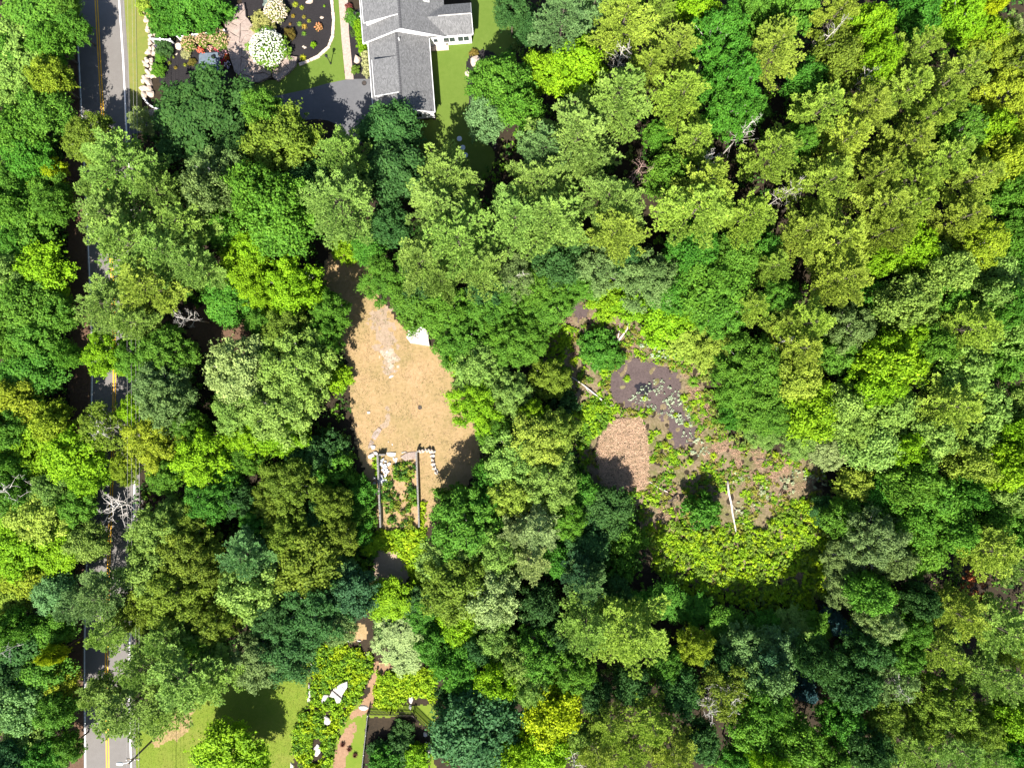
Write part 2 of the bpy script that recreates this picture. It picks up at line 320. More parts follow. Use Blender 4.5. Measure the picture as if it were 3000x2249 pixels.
sheet('mud_flat', W2([(1780,1100),(1850,1050),(1930,1065),(1990,1100),(1990,1170),(2020,1210),(2040,1270),(2010,1300),(1970,1310),(1960,1240),(1900,1190),(1830,1190),(1780,1150)]), .13, M['mud'], .6, .25, 17)
sheet('mud_flat', W2([(1672,910),(1690,880),(1715,905),(1730,930),(1690,935)]), .13, M['mud'], .4, .2, 18)
sheet('puddle', W2([(1860,1128),(1880,1120),(1905,1125),(1912,1140),(1890,1156),(1866,1150)]), .15, M['puddle'], .15, .15, 19)
sheet('side_lawn', W2([(388,2290),(382,2090),(480,2070),(600,2050),(700,2000),(800,1980),(905,1950),(908,2060),(875,2110),(855,2180),(865,2290)]), .004, M['lawn2'], .3, .2, 20)
sheet('garden_terrace', W2([(1015,2085),(1050,2060),(1090,2070),(1275,2060),(1282,2150),(1268,2290),(955,2290),(985,2160)]), .004, M['lawn2'], .3, .2, 21)
sheet('dirt_path', W2([(1095,1940),(1145,1940),(1130,1980),(1110,2020),(1085,2080),(1030,2105),(1005,2120),(1040,2080),(1078,2030)]), .010, M['path'], .25, .2, 22)
sheet('dirt_path', W2([(1010,2130),(1040,2110),(1030,2160),(1000,2290),(965,2290),(990,2170)]), .010, M['path'], .3, .2, 25)
sheet('dry_patch', W2([(1018,1830),(1070,1826),(1078,1850),(1070,1875),(1022,1876)]), .006, M['dry'], .2, .2, 23)
sheet('dry_patch', W2([(520,2065),(560,2060),(565,2100),(545,2150),(480,2180),(440,2170),(470,2130)]), .008, M['dry'], .4, .2, 24)
sheet('garden_soil', W2([(1075,2105),(1210,2095),(1262,2150),(1262,2290),(1060,2290)]), .008, M['floor'], .2, .2, 26)

# ------------------------------------------------------------------ house (local frame: u across, v along the ridge)
house = empty('house', (-15.35, 38.35, 0), R(4.4))
tag(house, 'white sided house with grey shingle roof, dormers and attached garage at the top edge', 'house')
def gable(parent, uc, u0, u1, v0, v1, ze, zr, wi=.3, name='roof', rake0=True):
    mb = MB(); t = .16
    mb.slab([(u0,v0,ze),(uc,v0,zr),(uc,v1,zr),(u0,v1,ze)][::-1], t)
    rl = mb.build(name, M['shingle'], parent)
    mb = MB(); mb.slab([(uc,v0,zr),(u1,v0,ze),(u1,v1,ze),(uc,v1,zr)][::-1], t)
    rr = mb.build(name, M['shingle'], parent)
    return rl, rr
def strip(parent, pts, w, h, name, mat):   # box beam along a polyline, w wide, h high
    mb = MB()
    for a, b in zip(pts[:-1], pts[1:]):
        a, b = Vector(a), Vector(b); t = (b-a).normalized(); s = t.cross(Vector((0,0,1))).normalized()*w/2; z = Vector((0,0,h/2))
        v = [a-s-z, a+s-z, a+s+z, a-s+z, b-s-z, b+s-z, b+s+z, b-s+z]
        mb.add(v, [(0,1,2,3),(7,6,5,4),(0,4,5,1),(1,5,6,2),(2,6,7,3),(3,7,4,0)])
    return mb.build(name, mat, parent)
def gable_wall(parent, u0, u1, v, ze, uc, zr, name='wall', th=.15):
    pts = [(u0,0),(u1,0),(u1,ze),(uc,zr),(u0,ze)]; n = 5
    mb = MB(); mb.add([(u,v,z) for u,z in pts]+[(u,v+th,z) for u,z in pts], [tuple(range(n)), tuple(range(2*n-1,n-1,-1))]+[(i,n+i,n+(i+1)%n,(i+1)%n) for i in range(n)])
    return mb.build(name, M['siding'], parent)
# garage
GE, GR = 2.8, 4.9
gable(house, 0, -4.35, 4.35, 0, 10.75, GE, GR)
gable_wall(house, -4.05, 4.05, .3, GE-.1, 0, GR-.28)
for u in (-4.05, 3.90):
    mb = MB(); mb.box(u, u+.15, .46, 10.7, 0, GE-.12); mb.build('wall', M['siding'], house)
strip(house, [(-4.38,-.02,GE-.10),(0,-.02,GR-.10),(4.38,-.02,GE-.10)], .05, .24, 'fascia', M['trim'])
strip(house, [(-4.39,0,GE-.1),(-4.39,10.7,GE-.1)], .09, .16, 'gutter', M['trim'])
strip(house, [(4.39,0,GE-.1),(4.39,10.5,GE-.1)], .09, .16, 'gutter', M['trim'])
mb = MB(); mb.box(4.06, 4.16, .3, 10.5, 0, .42); mb.build('foundation', plain('brick_foundation', (.30,.16,.11), .9, .2, 5), house)
for u in (-4.08, 3.98):
    mb = MB(); mb.box(u, u+.14, .24, .30, .05, GE-.15); mb.build('corner_board', M['trim'], house)
def window(parent, u, v, z0, z1, w, sash=2):
    f = MB(); f.box(u-w/2-.1, u+w/2+.1, v-.06, v+.02, z0-.1, z1+.1); fr = f.build('window', M['trim'], parent)
    for i in range(sash):
        ww = w/sash; a = u-w/2+i*ww+.04
        g = MB(); g.box(a, a+ww-.08, v-.075, v-.058, z0, z1); g.build('pane', M['glass'], fr)
    s = MB(); s.box(u-w/2-.16, u+w/2+.16, v-.14, v-.08, z0-.16, z0-.1); s.build('sill', M['trim'], fr)
window(house, 0, .29, 3.25, 4.0, .9); window(house, -1.6, .29, .9, 2.1, 1.6); window(house, 1.9, .29, .9, 2.1, .9)
for a, b in ((0, 10.6),):                                        # ridge caps: short overlapping pieces
    capm = MB(); capm.slab([(-.17,0,-.055),(0,0,0),(0,.27,0),(-.17,.27,-.055)][::-1], .02); capm.slab([(0,0,0),(.17,0,-.055),(.17,.27,-.055),(0,.27,0)][::-1], .02)
    cap_me = mesh_py('ridge_cap', capm.v, capm.f, M['cap'])
    for i in range(32):
        o = mk('ridge_cap', cap_me, None, house); o.location = (0, .05+i*.33, GR+.045)
# main block
ME_, MR_, MU0, MU1, MC, MV, MV1 = 3.0, 6.25, -5.0, 6.85, .85, 10.75, 25.0
gable(house, MC, MU0, MU1, MV-.35, MV1, ME_, MR_)
gable_wall(house, MU0+.3, MU1-.3, MV, ME_-.02, MC, MR_-.2)
mb = MB(); mb.box(MU0+.3, MU0+.45, MV+.16, MV1, 0, ME_-.12); mb.build('wall', M['siding'], house)
mb = MB(); mb.box(MU1-.45, MU1-.3, MV+.16, MV1, 0, ME_-.12); mb.build('wall', M['siding'], house)
gable_wall(house, MU0+.3, MU1-.3, MV1-.4, ME_-.02, MC, MR_-.2)
strip(house, [(MU0-.03,MV-.37,ME_-.10),(MC,MV-.37,MR_-.10),(MU1+.03,MV-.37,ME_-.10)], .05, .26, 'fascia', M['trim'])
strip(house, [(MU0-.04,MV-.35,ME_-.1),(MU0-.04,MV1,ME_-.1)], .09, .16, 'gutter', M['trim'])
for i in range(28):
    o = mk('ridge_cap', cap_me, None, house); o.location = (MC, MV-.3+i*.33, MR_+.045)
# right wing
WE, WR, WV0, WV1, WU = 3.0, 4.35, 10.55, 15.0, 10.65; WC = 12.75
mb = MB(); mb.slab([(4.2,WV0,WE),(WU,WV0,WE),(WU,WC,WR),(4.2,WC,WR)], .15); mb.build('wing_roof', M['shingle'], house)
mb = MB(); mb.slab([(4.2,WC,WR),(WU,WC,WR),(WU,WV1,WE),(4.2,WV1,WE)], .15); mb.build('wing_roof', M['shingle'], house)
strip(house, [(6.0,WC,WR+.03),(WU,WC,WR+.03)], .16, .05, 'wing_ridge', M['concrete'])
mb = MB(); mb.box(6.9, WU-.3, MV+.004, MV+.15, 0, WE-.08); mb.build('wing_wall', M['siding'], house)
mb = MB(); mb.box(WU-.45, WU-.3, MV+.16, WV1-.3, 0, WE-.1); mb.build('wing_wall', M['siding'], house)
strip(house, [(WU+.02,WV0,WE-.1),(WU+.02,WC,WR-.1),(WU+.02,WV1,WE-.1)], .05, .2, 'fascia', M['trim'])
strip(house, [(6.9,WV0-.04,WE-.1),(WU,WV0-.04,WE-.1)], .09, .16, 'gutter', M['trim'])
window(house, 5.2, MV, 1.2, 2.1, .65, 1); window(house, 7.15, MV-.002, 1.0, 2.2, 1.7); window(house, 9.2, MV-.002, 1.0, 2.2, 1.65)
mb = MB(); mb.box(4.3, 6.9, MV-.75, MV-.05, 0, .22); mb.build('step', M['granite'], house)
# shed dormers on the left slopes
def dormer(v0, v1, uo, zo, zr, uc, slope_z):
    dd = empty_child('dormer', house)
    for v, th in ((v0, .1), (v1-.1, .1)):
        pts = [(uo, slope_z(uo)-.05), (uo, zo-.1), (uc, zr-.08)]
        mb = MB(); mb.add([(u,v,z) for u,z in pts]+[(u,v+th,z) for u,z in pts], [(0,2,1),(3,4,5),(0,1,4,3),(1,2,5,4),(2,0,3,5)]); mb.build('cheek_wall', M['siding'], dd)
    mb = MB(); mb.box(uo, uo+.1, v0+.11, v1-.11, slope_z(uo)-.05, zo-.12); mb.build('front_wall', M['siding'], dd)
    mb = MB(); a = .25; zz = zo-(zr-zo)/(uc-uo)*a
    mb.slab([(uo-a,v0-.18,zz),(uc,v0-.18,zr+.03),(uc,v1+.18,zr+.03),(uo-a,v1+.18,zz)], .1); mb.build('dormer_roof', M['shingle'], dd)
    strip(dd, [(uo-a,v0-.20,zz-.06),(uc-.25,v0-.20,zr-.03)], .04, .12, 'fascia', M['trim'])
    strip(dd, [(uo-a-.03,v0-.2,zz-.06),(uo-a-.03,v1+.2,zz-.06)], .05, .14, 'fascia', M['trim'])
def empty_child(name, p):
    o = empty(name); o.parent = p; return o
dormer(2.5, 7.2, -3.5, 4.25, GR, 0, lambda u: GE+(u+4.35)*(GR-GE)/4.35)
dormer(12.6, 25.0, -4.2, 4.75, MR_, MC, lambda u: ME_+(u-MU0)*(MR_-ME_)/(MC-MU0))
# skylight, vent pipe, entrance porch
def on_right(u, dz=0): return MR_-(u-MC)*(MR_-ME_)/(MU1-MC)+dz
sk = MB(); sk.slab([(4.1,14.9,on_right(4.1,.12)),(4.9,14.9,on_right(4.9,.12)),(4.9,15.8,on_right(4.9,.12)),(4.1,15.8,on_right(4.1,.12))], .2)
s = sk.build('skylight', M['trim'], house)
sk = MB(); sk.slab([(4.2,15.0,on_right(4.2,.135)),(4.8,15.0,on_right(4.8,.135)),(4.8,15.6,on_right(4.8,.135)),(4.2,15.6,on_right(4.2,.135))], .05); sk.build('pane', M['glass'], s)
mb = MB(); mb.tube([(.35,9.6,4.5),(.35,9.6,5.25)], .09, 8); mb.build('vent_pipe', M['white'], house)
mb = MB(); mb.box(-7.2, -4.75, 14.9, 16.4, 0, .35); mb.build('porch', M['white'], house)
mb = MB(); mb.tube([(-6.0,15.1,.35),(-6.0,15.1,2.3)], .05, 6); mb.box(-6.15, -5.85, 14.95, 15.25, 2.3, 2.6); mb.build('porch_lamp', M['black'], house)

# ------------------------------------------------------------------ stones
def rock_mesh(name, seed, flatness=.6, mat=None, sub=2):
    r = random.Random(seed); bm = bmesh.new(); bmesh.ops.create_icosphere(bm, subdivisions=sub, radius=1)
    pl = [(Vector((r.gauss(0,1), r.gauss(0,1), r.gauss(0,.7))).normalized(), r.uniform(.45,.8)) for _ in range(12)]
    for v in bm.verts:
        for nrm, dd in pl:
            k = v.co.dot(nrm)
            if k > dd: v.co -= nrm*(k-dd)
        v.co += Vector((r.gauss(0,.02), r.gauss(0,.02), r.gauss(0,.02))); v.co.z *= flatness
    me = bpy.data.meshes.new(name); bm.to_mesh(me); bm.free()
    if mat: me.materials.append(mat)
    return me
STONES = [rock_mesh('stone', i, .6, M['wall_stone']) for i in range(6)]
PALES = [rock_mesh('pale_stone', 20+i, .5, M['pale_rock']) for i in range(4)]
def rock(name, px, py, sx, sy, sz, label=None, cat='rock', group=None, meshes=None, parent=None, rz=None, sink=.25, i=None):
    me = (meshes or PALES)[random.randrange(len(meshes or PALES)) if i is None else i]
    o = mk(name, me, None, parent); p = W(px, py); o.location = (p.x, p.y, sz*.6*(1-sink)*.6)
    o.scale = (sx, sy, sz); o.rotation_euler = (0, 0, random.uniform(0, 6.28) if rz is None else rz)
    if label: tag(o, label, cat, group)
    return o
def clip_poly(poly, n, dd):
    out = []
    for a, b in zip(poly, poly[1:]+poly[:1]):
        da, db = a[0]*n[0]+a[1]*n[1]-dd, b[0]*n[0]+b[1]*n[1]-dd
        if da <= 0: out.append(a)
        if da*db < 0:
            t = da/(da-db); out.append((a[0]+(b[0]-a[0])*t, a[1]+(b[1]-a[1])*t))
    return out
def area(p): return abs(sum(a[0]*b[1]-b[0]*a[1] for a, b in zip(p, p[1:]+p[:1])))/2
def shatter(poly, amax, rnd):
    if area(poly) < amax*rnd.uniform(.6, 1.8) or len(poly) < 3: return [poly]
    cx = sum(p[0] for p in poly)/len(poly); cy = sum(p[1] for p in poly)/len(poly)
    pts = np.array(poly); ev, evec = np.linalg.eigh(np.cov((pts-pts.mean(0)).T)); ax = evec[:,1]
    a = math.atan2(ax[1], ax[0])+rnd.gauss(0, .45); n = (math.cos(a), math.sin(a)); dd = cx*n[0]+cy*n[1]+rnd.gauss(0, .25)
    A, B = clip_poly(poly, n, dd), clip_poly(poly, (-n[0], -n[1]), -dd)
    if len(A) < 3 or len(B) < 3 or min(area(A), area(B)) < .05: return [poly]
    return shatter(A, amax, rnd)+shatter(B, amax, rnd)
def ccw(p):
    s = sum(a[0]*b[1]-b[0]*a[1] for a, b in zip(p, p[1:]+p[:1])); return p if s > 0 else p[::-1]
def slabs(parent, polypx, amax, h0, h1, mat, name, seed, gap=.04, dome=0.0):
    rnd = random.Random(seed); poly = W2(polypx); c0 = np.mean(poly, 0)
    for q in shatter(poly, amax, rnd):
        q = ccw(q); c = np.mean(q, 0); h = rnd.uniform(h0, h1)+dome*max(0, 1-np.hypot(*(c-c0))/6)
        # shrink for the joint, and a chamfered top
        def ins(pts, dd):
            return [tuple(c+(np.array(p)-c)*max(.3, 1-dd/max(.05, np.hypot(*(np.array(p)-c))))) for p in pts]
        dense = []
        for a, b in zip(q, q[1:]+q[:1]):
            m = max(1, int(np.hypot(b[0]-a[0], b[1]-a[1])/.7))
            for j in range(m):
                t = j/m; dense.append((a[0]+(b[0]-a[0])*t+rnd.gauss(0,.03), a[1]+(b[1]-a[1])*t+rnd.gauss(0,.03)))
        o1, o2 = ins(dense, gap), ins(dense, gap+.07); n = len(dense)
        tx, ty = rnd.gauss(0,.03), rnd.gauss(0,.03)
        zz = [h+tx*(p[0]-c[0])+ty*(p[1]-c[1]) for p in o1]
        v = [(p[0]-c[0], p[1]-c[1], -.05) for p in o1]+[(p[0]-c[0], p[1]-c[1], z-.06) for p, z in zip(o1, zz)]+[(p[0]-c[0], p[1]-c[1], z) for p, z in zip(o2, zz)]
        f = [(i, (i+1)%n, n+(i+1)%n, n+i) for i in range(n)]+[(n+i, n+(i+1)%n, 2*n+(i+1)%n, 2*n+i) for i in range(n)]+[tuple(range(2*n, 3*n))]
        o = mk(name, mesh_py(name, v, f, mat), None, parent)
        b = parent.location if parent else Vector((0,0,0)); o.location = (c[0]-b.x, c[1]-b.y, 0)
led = empty('rock_ledge', W(715, 150)); tag(led, 'large cracked pinkish ledge of bedrock beside the mulch bed', 'rock ledge')
slabs(led, [(662,72),(673,47),(695,19),(719,14),(725,54),(752,88),(777,158),(800,190),(797,227),(759,246),(727,243),(690,215),(668,136)], 2.2, .45, .56, M['rock'], 'rock_slab', 3, gap=.018, dome=.25)
led2 = empty('rock_ledge', W(835, 200)); tag(led2, 'rounded pale ledge below the white flowering hydrangea', 'rock ledge')
slabs(led2, [(798,192),(840,165),(875,170),(869,197),(834,227),(816,241),(799,228)], 2.6, .35, .45, M['rock'], 'rock_slab', 5, gap=.03)
# dry stone wall along the verge
wall = empty('stone_wall', W(445, 150)); tag(wall, 'rough dry stone wall of pale boulders along the grass verge', 'stone wall')
wp = np.array(W2([(436,35),(441,60),(444,90),(447,110),(448,135),(442,160),(437,180),(440,200),(443,222),(432,240),(428,262),(438,285)])); 
s_ = np.r_[0, np.cumsum(np.hypot(*np.diff(wp, axis=0).T))]; q = 0; rr = random.Random(4)
while q < s_[-1]:
    x, y = np.interp(q, s_, wp[:,0]), np.interp(q, s_, wp[:,1])
    for off in (-.42, .42):
        sz = rr.uniform(.36, .62)*(1.25 if q > 8 else 1)
        o = mk('stone', STONES[rr.randrange(6)], None, wall); o.location = (x+off*rr.uniform(.6,1.4)-wall.location.x, y+rr.gauss(0,.15)-wall.location.y, .16)
        o.scale = (sz, sz*rr.uniform(.7,1.2), sz*rr.uniform(.8,1.2)); o.rotation_euler = (0,0,rr.uniform(0,6))
    if rr.random() < .5:
        o = mk('stone', STONES[rr.randrange(6)], None, wall); sz = rr.uniform(.3,.45); o.location = (x-wall.location.x, y-wall.location.y, .48); o.scale = (sz,)*3; o.rotation_euler = (0,0,rr.uniform(0,6))
    q += rr.uniform(.5, .72)
# granite edging of the mulch bed
edg = empty('bed_edging', W(975, 60)); tag(edg, 'curved band of granite blocks edging the mulch bed', 'edging')
ep = np.array(W2([(968,-30),(972,0),(978,60),(975,108),(962,140),(932,167),(890,186),(872,192)])); s_ = np.r_[0, np.cumsum(np.hypot(*np.diff(ep, axis=0).T))]
q = .3; rr = random.Random(5)
while q < s_[-1]-.2:
    L = rr.uniform(.45,.6); x, y = np.interp(q, s_, ep[:,0]), np.interp(q, s_, ep[:,1]); x2, y2 = np.interp(q+.1, s_, ep[:,0]), np.interp(q+.1, s_, ep[:,1])
    mb = MB(); w = rr.uniform(.18,.23); e = .03
    mb.prism([(-L/2+e,-w),(L/2-e,-w),(L/2,-w+e),(L/2,w-e),(L/2-e,w),(-L/2+e,w),(-L/2,w-e),(-L/2,-w+e)], 0, rr.uniform(.13,.17))
    o = mb.build('granite_block', M['granite'], edg); o.location = (x-edg.location.x, y-edg.location.y, 0); o.rotation_euler = (0,0,math.atan2(y2-y, x2-x)); q += L+.02

# ------------------------------------------------------------------ fences, pole, small built things
def panel_fence(pts, h, label, posts):
    f = empty('white_fence', W(*pts[0])); tag(f, label, 'fence', 'white garden fences'); b = f.location
    for (a, c) in zip(pts[:-1], pts[1:]):
        A, B = W(*a)-b, W(*c)-b; dd = (B-A); L = dd.length; ang = math.atan2(dd.y, dd.x)
        n = max(1, round(L/.3))
        for i in range(n):
            p = A+dd*((i+.5)/n); mb = MB(); mb.box(-L/n/2+.012, L/n/2-.012, -.02, .02, .08, h-.08); o = mb.build('board', M['white'], f); o.location = p; o.rotation_euler = (0,0,ang)
        for z in (h-.06, .12):
            mb = MB(); mb.box(0, L, -.05, .05, z-.05, z+.05); o = mb.build('rail', M['white'], f); o.location = A; o.rotation_euler = (0,0,ang)
        for i in range(posts+1):
            p = A+dd*(i/posts); mb = MB(); mb.box(-.085, .085, -.085, .085, 0, h+.08); mb.box(-.11, .11, -.11, .11, h+.08, h+.13); o = mb.build('post', M['white'], f); o.location = p; o.rotation_euler = (0,0,ang)
panel_fence([(455,126),(512,130)], 1.35, 'short white board fence between the stone wall and the green hedge', 2)
panel_fence([(530,118),(666,101)], 1.1, 'white board fence behind the three tan hydrangeas', 3)
panel_fence([(431,296),(437,306),(446,314),(460,321),(475,326)], .8, 'curved white fence at the driveway mouth', 1)

def picket_fence(pts, h, label, mat, step, rails='darkwood'):
    f = empty('picket_fence', W(*pts[0])); tag(f, label, 'fence', 'picket fences round the garden plot'); b = f.location
    mb = MB(); mb.box(-.05,.05,-.014,.014,.05,h-.06); mb.add([(-.05,-.014,h-.06),(.05,-.014,h-.06),(0,-.014,h),(-.05,.014,h-.06),(.05,.014,h-.06),(0,.014,h)], [(0,1,2),(5,4,3),(0,3,4,1),(1,4,5,2),(2,5,3,0)])
    me = mesh_py('picket', mb.v, mb.f, M[mat])
    for a, c in zip(pts[:-1], pts[1:]):
        A, B = W(*a)-b, W(*c)-b; dd = B-A; L = dd.length; ang = math.atan2(dd.y, dd.x); n = int(L/step)
        nr = Vector((-dd.y, dd.x, 0)).normalized()*.04
        for i in range(n):
            o = mk('picket', me, None, f); o.location = A+dd*((i+.5)/n)-nr; o.rotation_euler = (0,0,ang)
        for z in (.3, h-.3):
            m2 = MB(); m2.box(0,L,-.02,.02,z-.05,z+.05); o = m2.build('rail', M[rails], f); o.location = A; o.rotation_euler = (0,0,ang)
        for i in range(max(2, int(L/2.3)+1)):
            m2 = MB(); m2.box(-.06,.06,-.06,.06,0,h+.05); o = m2.build('post', M[rails], f); o.location = A+dd*(i/max(1,int(L/2.3)))+nr*2; o.rotation_euler = (0,0,ang)
picket_fence([(1080,2080),(1212,2084)], 1.4, 'dark picket fence across the top of the garden plot', 'darkwood', .19)
picket_fence([(1214,2086),(1264,2134)], 1.4, 'dark picket fence slanting down the right of the garden plot', 'darkwood', .19)
picket_fence([(1080,2086),(1062,2255)], 1.1, 'weathered grey fence down the left of the garden plot', 'greywood', .24, 'greywood')

def utility_pole(p, label, lamp=True):
    t = empty('utility_pole', p); tag(t, label, 'utility pole')
    mb = MB(); mb.tube([(0,0,0),(0,0,10)], [.17,.11], 10); mb.build('pole', M['polewood'], t)
    mb = MB(); mb.box(-.9,.9,-.06,.06,8.7,8.85); mb.build('crossarm', M['polewood'], t)
    for x in (-.8, -.25, .35, .8):
        mb = MB(); mb.tube([(x,0,8.85),(x,0,9.05)], .05, 6); mb.build('insulator', M['white'], t)
    if lamp:
        mb = MB(); mb.tube([(0,0,9.3),(-.5,-.1,9.55),(-1.0,-.15,9.6)], .04, 6); mb.build('lamp_arm', M['white'], t)
        mb = MB(); mb.add(*uv_ellipsoid((-1.35,-.18,9.58), .5, .24, .16)); mb.build('lamp_head', M['white'], t, True)
    return t
def uv_ellipsoid(c, a, b, cz, nu=12, nv=7):
    v = []; f = []
    for i in range(nv+1):
        th = math.pi*i/nv
        for j in range(nu):
            ph = 2*math.pi*j/nu; v.append((c[0]+a*math.sin(th)*math.cos(ph), c[1]+b*math.sin(th)*math.sin(ph), c[2]+cz*math.cos(th)))
    for i in range(nv):
        for j in range(nu): f.append((i*nu+j, (i+1)*nu+j, (i+1)*nu+(j+1)%nu, i*nu+(j+1)%nu))
    return v, f
PB = W(488, 2126); utility_pole(PB, 'wooden utility pole with white street lamp by the bottom road verge')
PT = Vector((-51.5, 78, 0))
for i, (x, z) in enumerate(((-.8, 9.03), (-.25, 9.03), (.35, 9.03), (.8, 9.03), (0, 7.4))):
    pts = []
    A = PB+Vector((x,0,z)); B = PT+Vector((x,0,z))
    for k2 in range(31):
        t = k2/30; p = A.lerp(B, t); p.z -= 4*.9*t*(1-t); pts.append(p)
    for k2 in range(1, 8): pts.insert(0, A+Vector((0,-k2*2.0,-.06*k2)))
    mb = MB(); mb.tube(pts, .012 if i < 4 else .025, 5); o = mb.build('power_line', M['black'] if i == 4 else M['greywood'])
    tag(o, ['outermost left overhead wire along the road verge','second overhead wire from the left along the road verge','third overhead wire from the left along the road verge','rightmost overhead wire along the road verge','lower thick black cable along the road verge'][i], 'wire', 'overhead wires along the road')
utility_pole(PT, 'utility pole beyond the top edge carrying the overhead wires', False)
# garden lamp post, stepping discs, drain covers
t = empty('lamp_post', W(969, 187)); tag(t, 'black garden lamp post standing on the front lawn', 'lamp post')
mb = MB(); mb.tube([(0,0,0),(0,0,.25),(0,0,.3),(0,0,2.0)], [.14,.12,.06,.05], 8); mb.build('post', M['black'], t)
mb = MB(); mb.tube([(0,0,2.0),(0,0,2.08),(0,0,2.45)], [.1,.15,.19], 6); mb.build('lantern', M['glass'], t)
mb = MB(); mb.tube([(0,0,2.45),(0,0,2.5),(0,0,2.68)], [.25,.24,.03], 6); mb.build('lantern_roof', M['black'], t)
mb = MB(); mb.tube([(0,0,1.75),(.4,0,1.75)], .03, 6); mb.build('ladder_bar', M['black'], t)
for i, (x, y, w) in enumerate([(1346,407,'topmost'),(1356,433,'second from the top'),(1364,455,'third from the top'),(1338,473,'lowest')]):
    t = empty('round_cover', W(x, y)); tag(t, f'pale round disc on the back lawn, {w} of four', 'stepping stone', 'pale discs on the back lawn')
    mb = MB(); mb.tube([(0,0,0),(0,0,.07),(0,0,.10)], [.37,.37,.34], 20); mb.build('disc', plain('pale_cover', (.55,.62,.72), .7, .15, 3), t)
    mb = MB(); mb.tube([(0,0,.10),(0,0,.115)], [.27,.26], 20); mb.build('lid', plain('cover_lid', (.50,.57,.66), .7, .15, 3), t)
def drain(x, y, r, label):
    t = empty('drain_cover', W(x, y)); tag(t, label, 'drain')
    mb = MB(); mb.tube([(0,0,0),(0,0,.05)], [r,r*.96], 16); mb.build('rim', M['black'], t)
    mb = MB()
    for i in range(-2, 3): mb.box(-r*.7, r*.7, i*r*.28-.03, i*r*.28+.03, .045, .065)
    mb.build('grate', M['darkwood'], t)
drain(1067, 244, .36, 'dark oval drain cover on the driveway near the garage')
drain(1230, 1193, .32, 'small dark round drain ring in the dry grass clearing')
# bluestone pad, stone drum
t = empty('stone_pad', W(616, 185)); tag(t, 'dark blue-grey stone pad shaded by the oak in the garden bed', 'patio'); 
slabs(t, [(584,162),(590,156),(640,154),(645,165),(650,205),(640,222),(590,210),(582,200)], 40, .12, .13, M['bluestone'], 'slab', 2, gap=.01)
mb = MB(); mb.tube([(0,0,.10),(0,0,.42),(0,0,.46)], [.22,.28,.26], 12); o = mb.build('planter', M['black']); o.location = W(627, 170); o['label'] = 'small dark round pot on the blue-grey stone pad'; o['category'] = 'pot'
mb = MB(); mb.tube([(0,0,0),(0,0,.3),(0,0,.36)], [.5,.5,.44], 14); o = mb.build('millstone', M['granite']); o.location = W(525, 138); tag(o, 'round grey millstone in the dark mulch below the white fence', 'millstone')
for x, y, sx, sy, lab in [(508,126,.3,.15,'narrow pale stone beside the grey millstone'),(518,160,.28,.14,'small upright pale stone in the left mulch bed'),
      (908,7,.35,.75,'tall pointed tan boulder at the top of the mulch bed'),(943,52,.35,.35,'white triangular rock in the mulch bed'),(889,137,.22,.22,'left one of two small pinkish stones in the mulch bed'),(895,140,.28,.3,'right one of two small pinkish stones in the mulch bed'),
      (1046,176,.62,.9,'grey-green boulder in the planting bed beside the garage'),(1395,180,1.0,1.3,'big tan boulder in the mulch island right of the house'),(1372,218,.5,.75,'pale flat boulder at the left rim of the mulch island'),(1408,215,.8,1.0,'tan boulder below the big one in the mulch island')]:
    rock('boulder', x, y, sx, sy, max(sx, sy)*.8, lab, 'rock', meshes=STONES)

# ------------------------------------------------------------------ clearing and ruin
t = empty('rock_outcrop', W(1225, 985)); tag(t, 'flat white bedrock outcrop at the right edge of the dry clearing', 'rock outcrop')
slabs(t, [(1192,990),(1198,962),(1215,955),(1240,956),(1256,975),(1258,1000),(1262,1015),(1245,1012),(1205,1006)], 3.0, .45, .65, M['pale_rock'], 'rock_slab', 8, gap=.02)
for x, y, sx, sy, lab in [(1134,1031,.22,.16,'white stone scrap at the head of the pale sandy streak'),(1145,1103,.5,.2,'flat white stone below the sandy streak'),(1080,1208,.36,.34,'white stone near the left edge of the dry clearing'),(1092,1308,.45,.5,'pale boulder at the left corner of the block ruin'),(1149,1302,.22,.1,'small white fragment in the grass above the ruin'),(1138,1294,.1,.1,'tiny white chip above the ruin'),(1150,1069,.12,.06,'tiny pale chip on the sandy streak')]:
    rock('pale_stone', x, y, sx, sy, max(.12, min(sx, sy)*.7), lab, 'stone')
fs = empty('flagstone_path', W(1110, 1260)); tag(fs, 'curving path of tan flagstones leading down to the ruin', 'path')
for j, pl in enumerate([[(1085,1285),(1092,1265),(1109,1250),(1120,1258),(1110,1275),(1098,1292)],[(1078,1308),(1085,1287),(1097,1294),(1092,1305),(1080,1316)]]):
    slabs(fs, pl, 5, .05, .07, M['rock'], 'flagstone', 30+j, gap=.02)
sheet('sunken_path', W2([(1112,1248),(1130,1230),(1132,1205),(1128,1190),(1138,1190),(1144,1215),(1140,1245),(1125,1256)]), .008, M['soil'], .1, .15, 31)

